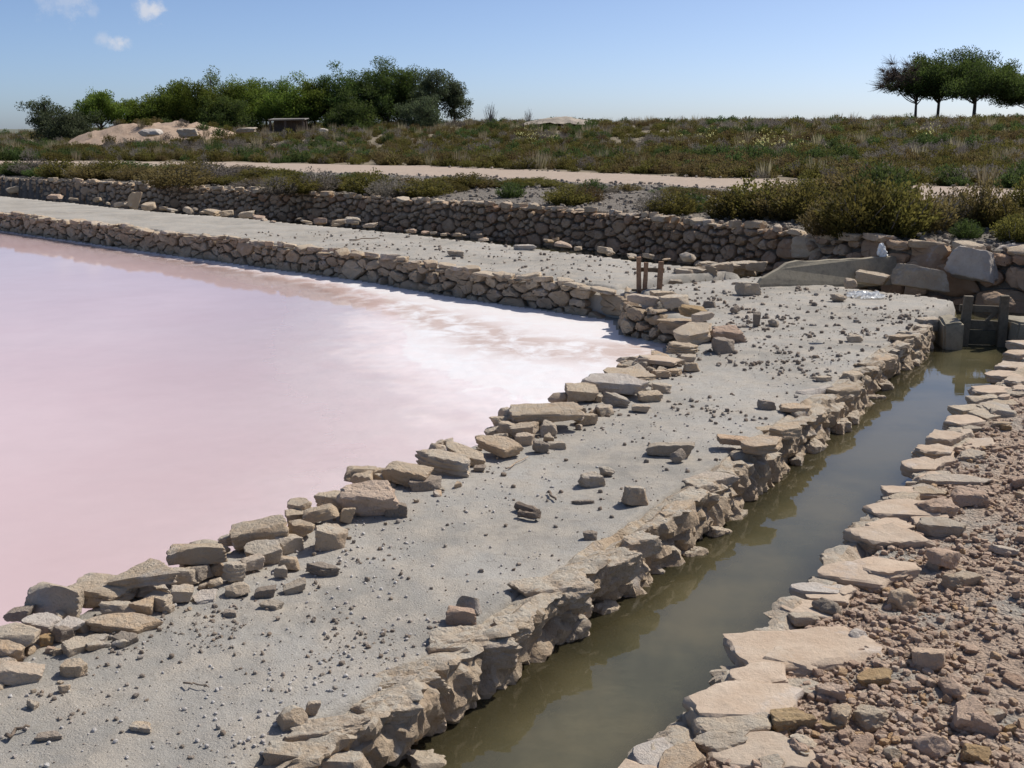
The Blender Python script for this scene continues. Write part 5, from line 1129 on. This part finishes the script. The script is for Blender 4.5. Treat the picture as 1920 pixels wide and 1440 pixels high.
# trees: tapered trunk with limbs, crown of needle tufts in clumps at the limb ends
def limb(a, b, sag, n=6, seed=0):
    a, b = Vector(a), Vector(b); return [a.lerp(b, i / (n - 1)) + Vector((mnoise.noise((i * .7, seed, 0)) * .06, mnoise.noise((i * .7, seed, 5)) * .06, -sag * math.sin(math.pi * i / (n - 1)))) * (1 if 0 < i else 0) for i in range(n)]
def make_tree(seed, h, w, fork, crown, mat, style='umbrella', tufts=75, bare=0, lean=0., trunk_r=.11):
    """h height, w crown width, fork height of first limbs, crown = height where foliage starts"""
    rs = np.random.default_rng(seed); TV = []; TF = []; C = []; D = []; S = []; T = []
    def add(pts, r0, r1, n=6):
        v, f = tube(pts, r0, r1, n, .25); b = len(TV); TV.extend(v); TF.extend([tuple(i + b for i in q) for q in f])
    top = Vector((lean * h, 0, h * .88)); tr = [Vector((lean * h * (i / 7) ** 1.5 + .05 * mnoise.noise((i * .5, seed, 1)), .05 * mnoise.noise((i * .5, seed, 7)), -.1 + (h * .88 + .1) * i / 7)) for i in range(8)]
    add(tr, trunk_r, trunk_r * .25, 8)
    nl = int(11 + w * 4.2); 
    for k in range(nl):
        a = 6.283 * (k * .381966 + rs.uniform(-.06, .06)); u = (k + .5) / nl
        if style == 'umbrella': rad = w * .5 * math.sqrt(rs.uniform(.12, 1)); zt = crown + (h - crown) * math.sqrt(max(.04, 1 - .93 * (rad / (w * .5)) ** 2)) * rs.uniform(.35, 1)
        else: rad = w * .5 * math.sqrt(rs.uniform(.05, 1)) * (1 - .25 * u); zt = crown + (h - crown) * min(1, u * 1.05) * rs.uniform(.85, 1) * (1 - .3 * (rad / (w * .5)) ** 2)
        zt = min(max(zt, crown * .9), h * .93); s0 = min(max(fork / h, .15) + .5 * rs.uniform(0, 1) * (zt / h), .85); base = tr[min(7, int(s0 * 7))].lerp(tr[min(7, int(s0 * 7) + 1)], s0 * 7 % 1)
        tip = Vector((top.x * zt / h + rad * math.cos(a), rad * math.sin(a), zt)); L_ = limb(base, tip, .08 * rad + .05, 6, seed + k); add(L_, trunk_r * .36, .012, 5)
        dead = bare > 2 and math.cos(a) < -.25
        pr = w * rs.uniform(.10, .15) + .22; cl = [(tip - Vector((0, 0, pr * .4)), pr)] + [(L_[4 - (q % 2 if style != 'umbrella' else 0)] + Vector(rs.normal(0, pr * .8, 3)), pr * rs.uniform(.6, .95)) for q in range(2)]
        if style == 'umbrella': cl = [(Vector((c_.x, c_.y, max(c_.z, crown + rs.uniform(0, .3)))), q_) for c_, q_ in cl]
        for (c, pr_) in cl:
            m = int(2.4 * tufts * (.15 if dead else 1) * (pr_ / .45) ** 1.6) + 14
            v = rs.normal(0, 1, (m, 3)); v /= np.linalg.norm(v, axis=1)[:, None]; rr = pr_ * rs.uniform(.08, 1, (m, 1)) ** .6; p = v * rr * np.array([1.1, 1.1, .8]) + np.array(c)
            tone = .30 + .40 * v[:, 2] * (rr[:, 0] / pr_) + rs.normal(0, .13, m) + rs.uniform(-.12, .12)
            if dead: 
                for q in range(m):
                    e = Vector(p[q]) + (tip - base).normalized() * pr_ * .5; add([c, c.lerp(e, .6) + Vector(rs.normal(0, .03, 3)), e], .012, .005, 3)
                continue
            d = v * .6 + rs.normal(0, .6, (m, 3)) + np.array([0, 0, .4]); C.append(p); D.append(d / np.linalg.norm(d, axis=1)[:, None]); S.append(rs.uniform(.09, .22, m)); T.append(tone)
    for q in range(6):                                        # foliage around the leader
        c = np.array(tr[-1].lerp(tr[3], q / 5 * .8)) + rs.normal(0, w * .05, 3); pr_ = w * .11 + .2; m = int(1.6 * tufts * (pr_ / .45) ** 1.6) + 14
        if c[2] < crown: continue
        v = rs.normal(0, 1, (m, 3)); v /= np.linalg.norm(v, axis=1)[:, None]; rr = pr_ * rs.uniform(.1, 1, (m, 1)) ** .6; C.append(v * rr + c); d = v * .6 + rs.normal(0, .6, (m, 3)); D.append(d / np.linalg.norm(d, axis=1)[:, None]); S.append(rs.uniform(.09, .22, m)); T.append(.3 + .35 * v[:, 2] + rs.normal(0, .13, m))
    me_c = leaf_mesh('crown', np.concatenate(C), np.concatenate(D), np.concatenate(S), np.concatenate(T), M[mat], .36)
    me_t = mesh('trunk', TV, TF, M['bark'], True); return me_t, me_c
def tree(name, label, cat, px, base_y, top_y, width_px, Y, seed, mat='pine', style='umbrella', fork=.3, crown=.4, bare=0, lean=0., tufts=75, group=None, tr=.11):
    b = at_y(px, base_y, Y); z = gz(b.x, b.y) - .05; top = at_y(px, top_y, Y).z; h = top - z; w = width_px * Y / FPX
    t, c = make_tree(seed, h, w, fork * h, crown * h, mat, style, tufts, bare, lean, tr)
    root = tag(empty(name, (b.x, b.y, z)), label, cat, group); link('trunk', t, None, root); link('crown', c, None, root); return root
G1, G2 = 'pines in the left grove', 'umbrella pines on the right skyline'
tree('umbrella_pine', 'half bare grey twigged pine at the left of the right-hand trio', 'tree', 1716, 224, 112, 128, 82, 1, 'pine_dark', 'umbrella', .34, .54, 9, -.03, 50, G2, .12)
tree('umbrella_pine', 'tallest dark umbrella pine in the middle of the right-hand trio', 'tree', 1757, 228, 98, 134, 82, 2, 'pine_dark', 'umbrella', .34, .47, 0, .01, 66, G2, .14)
tree('umbrella_pine', 'wide umbrella pine with low forked limbs, right of the trio', 'tree', 1824, 233, 106, 150, 80, 3, 'pine_dark', 'umbrella', .36, .47, 1, .02, 66, G2, .15)
tree('umbrella_pine', 'pine crown cut off by the right edge of the picture', 'tree', 1940, 236, 135, 120, 80, 4, 'pine_dark', 'umbrella', .3, .46, 1, .0, 60, G2, .13)
GROVE = [(92, 244, 186, 56, 78, 'pine_grey', 'round', .25, .3, 'ragged little tree leaning at the far left of the heath', -.05), (130, 252, 212, 90, 76, 'pine_grey', 'round', .1, .08, 'low grey green shrub tree below the ragged leftmost tree', 0),
 (190, 232, 168, 74, 80, 'pine', 'umbrella', .2, .3, 'small round topped pine standing left of the sandy mound', 0), (250, 228, 188, 70, 82, 'pine', 'round', .1, .12, 'low bushy pine right behind the sandy mound', 0),
 (308, 232, 156, 100, 84, 'pine', 'umbrella', .15, .2, 'medium pine above the right half of the sandy mound', 0), (352, 236, 165, 70, 88, 'pine_dark', 'round', .1, .1, 'dark pine tucked behind the left end of the grove', 0),
 (398, 240, 136, 92, 84, 'pine', 'umbrella', .2, .18, 'bright green pine forming the left shoulder of the grove', .02), (450, 240, 146, 95, 86, 'pine', 'umbrella', .18, .2, 'second broad pine of the grove from its left shoulder', 0),
 (500, 242, 152, 80, 90, 'pine_dark', 'umbrella', .2, .2, 'darker pine set back behind the ruined shelter', 0), (540, 242, 152, 84, 85, 'pine', 'umbrella', .2, .2, 'pine directly above the ruined shelter', 0), (590, 244, 146, 88, 86, 'pine', 'umbrella', .2, .22, 'pine just right of the ruined shelter', 0),
 (636, 244, 133, 82, 86, 'pine_dark', 'round', .2, .2, 'dark rounded pine in the middle of the grove', 0), (690, 244, 126, 86, 88, 'pine_dark', 'round', .22, .2, 'dark pine left of the grove top', 0), (728, 244, 118, 96, 87, 'pine_dark', 'round', .25, .25, 'tallest pine at the top of the left grove', 0), (772, 244, 128, 80, 88, 'pine_dark', 'round', .2, .25, 'dark pine right of the grove top', 0),
 (820, 242, 130, 66, 84, 'pine_grey', 'umbrella', .3, .42, 'slim pine with visible trunk near the right end of the grove', 0), (852, 242, 148, 50, 84, 'pine_grey', 'round', .2, .3, 'sparse grey green tree ending the grove on the right', .02), (795, 244, 185, 70, 80, 'pine_grey', 'round', .1, .08, 'low undergrowth tree below the slim pine', 0),
 (420, 244, 188, 90, 82, 'pine_dark', 'round', .08, .08, 'low dark pine filling the foot of the grove at left', 0), (660, 246, 190, 90, 82, 'pine_dark', 'round', .08, .1, 'low dark pine filling the foot of the grove centre', 0)]
for i, (px, by, ty, W, Y, m, st, fk, cr, lab, ln) in enumerate(GROVE):
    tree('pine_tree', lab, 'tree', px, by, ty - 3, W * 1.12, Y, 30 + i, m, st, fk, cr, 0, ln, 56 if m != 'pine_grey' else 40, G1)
def bare_shrub(px, by, ty, W, Y, seed, label):
    b = at_y(px, by, Y); z = gz(b.x, b.y); h = at_y(px, ty, Y).z - z; o = link('bare_shrub', twig_mesh('bare_shrub', seed, 40)); o.location = (b.x, b.y, z); w = W * Y / FPX; o.scale = (w, w, h * 1.1); tag(o, label, 'shrub')
bare_shrub(920, 225, 186, 36, 80, 3, 'leafless grey shrub on the skyline right of the grove'); bare_shrub(992, 225, 198, 22, 82, 5, 'small leafless shrub left of the pale earth heap')
# low ruined shelter in front of the grove
Y = 75.0; b = at_y(542, 240, Y); z = gz(b.x, b.y); u = Y / FPX; top = at_y(542, 224, Y).z
hut = tag(empty('ruined_shelter', (b.x, b.y, z)), 'low ruined shelter with a flat sagging roof in front of the grove', 'shelter'); random.seed(6); hh = max(.5, top - z)
board('roof', (b.x, b.y, z + hh), (66 * u, 1.6, .09), (R(3), R(-1.5), 0), 'bark_grey', hut, .03, .05)
board('back_wall', (b.x, b.y + .6, z + hh * .5), (60 * u, .2, hh * .98), (0, 0, 0), 'bark', hut, .02, .03)
for k in (-.46, -.05, .44): board('post', (b.x + 66 * u * k, b.y - .6, z + hh * .48), (.13, .13, hh * .97), (0, 0, 0), 'bark', hut, .01, .02)
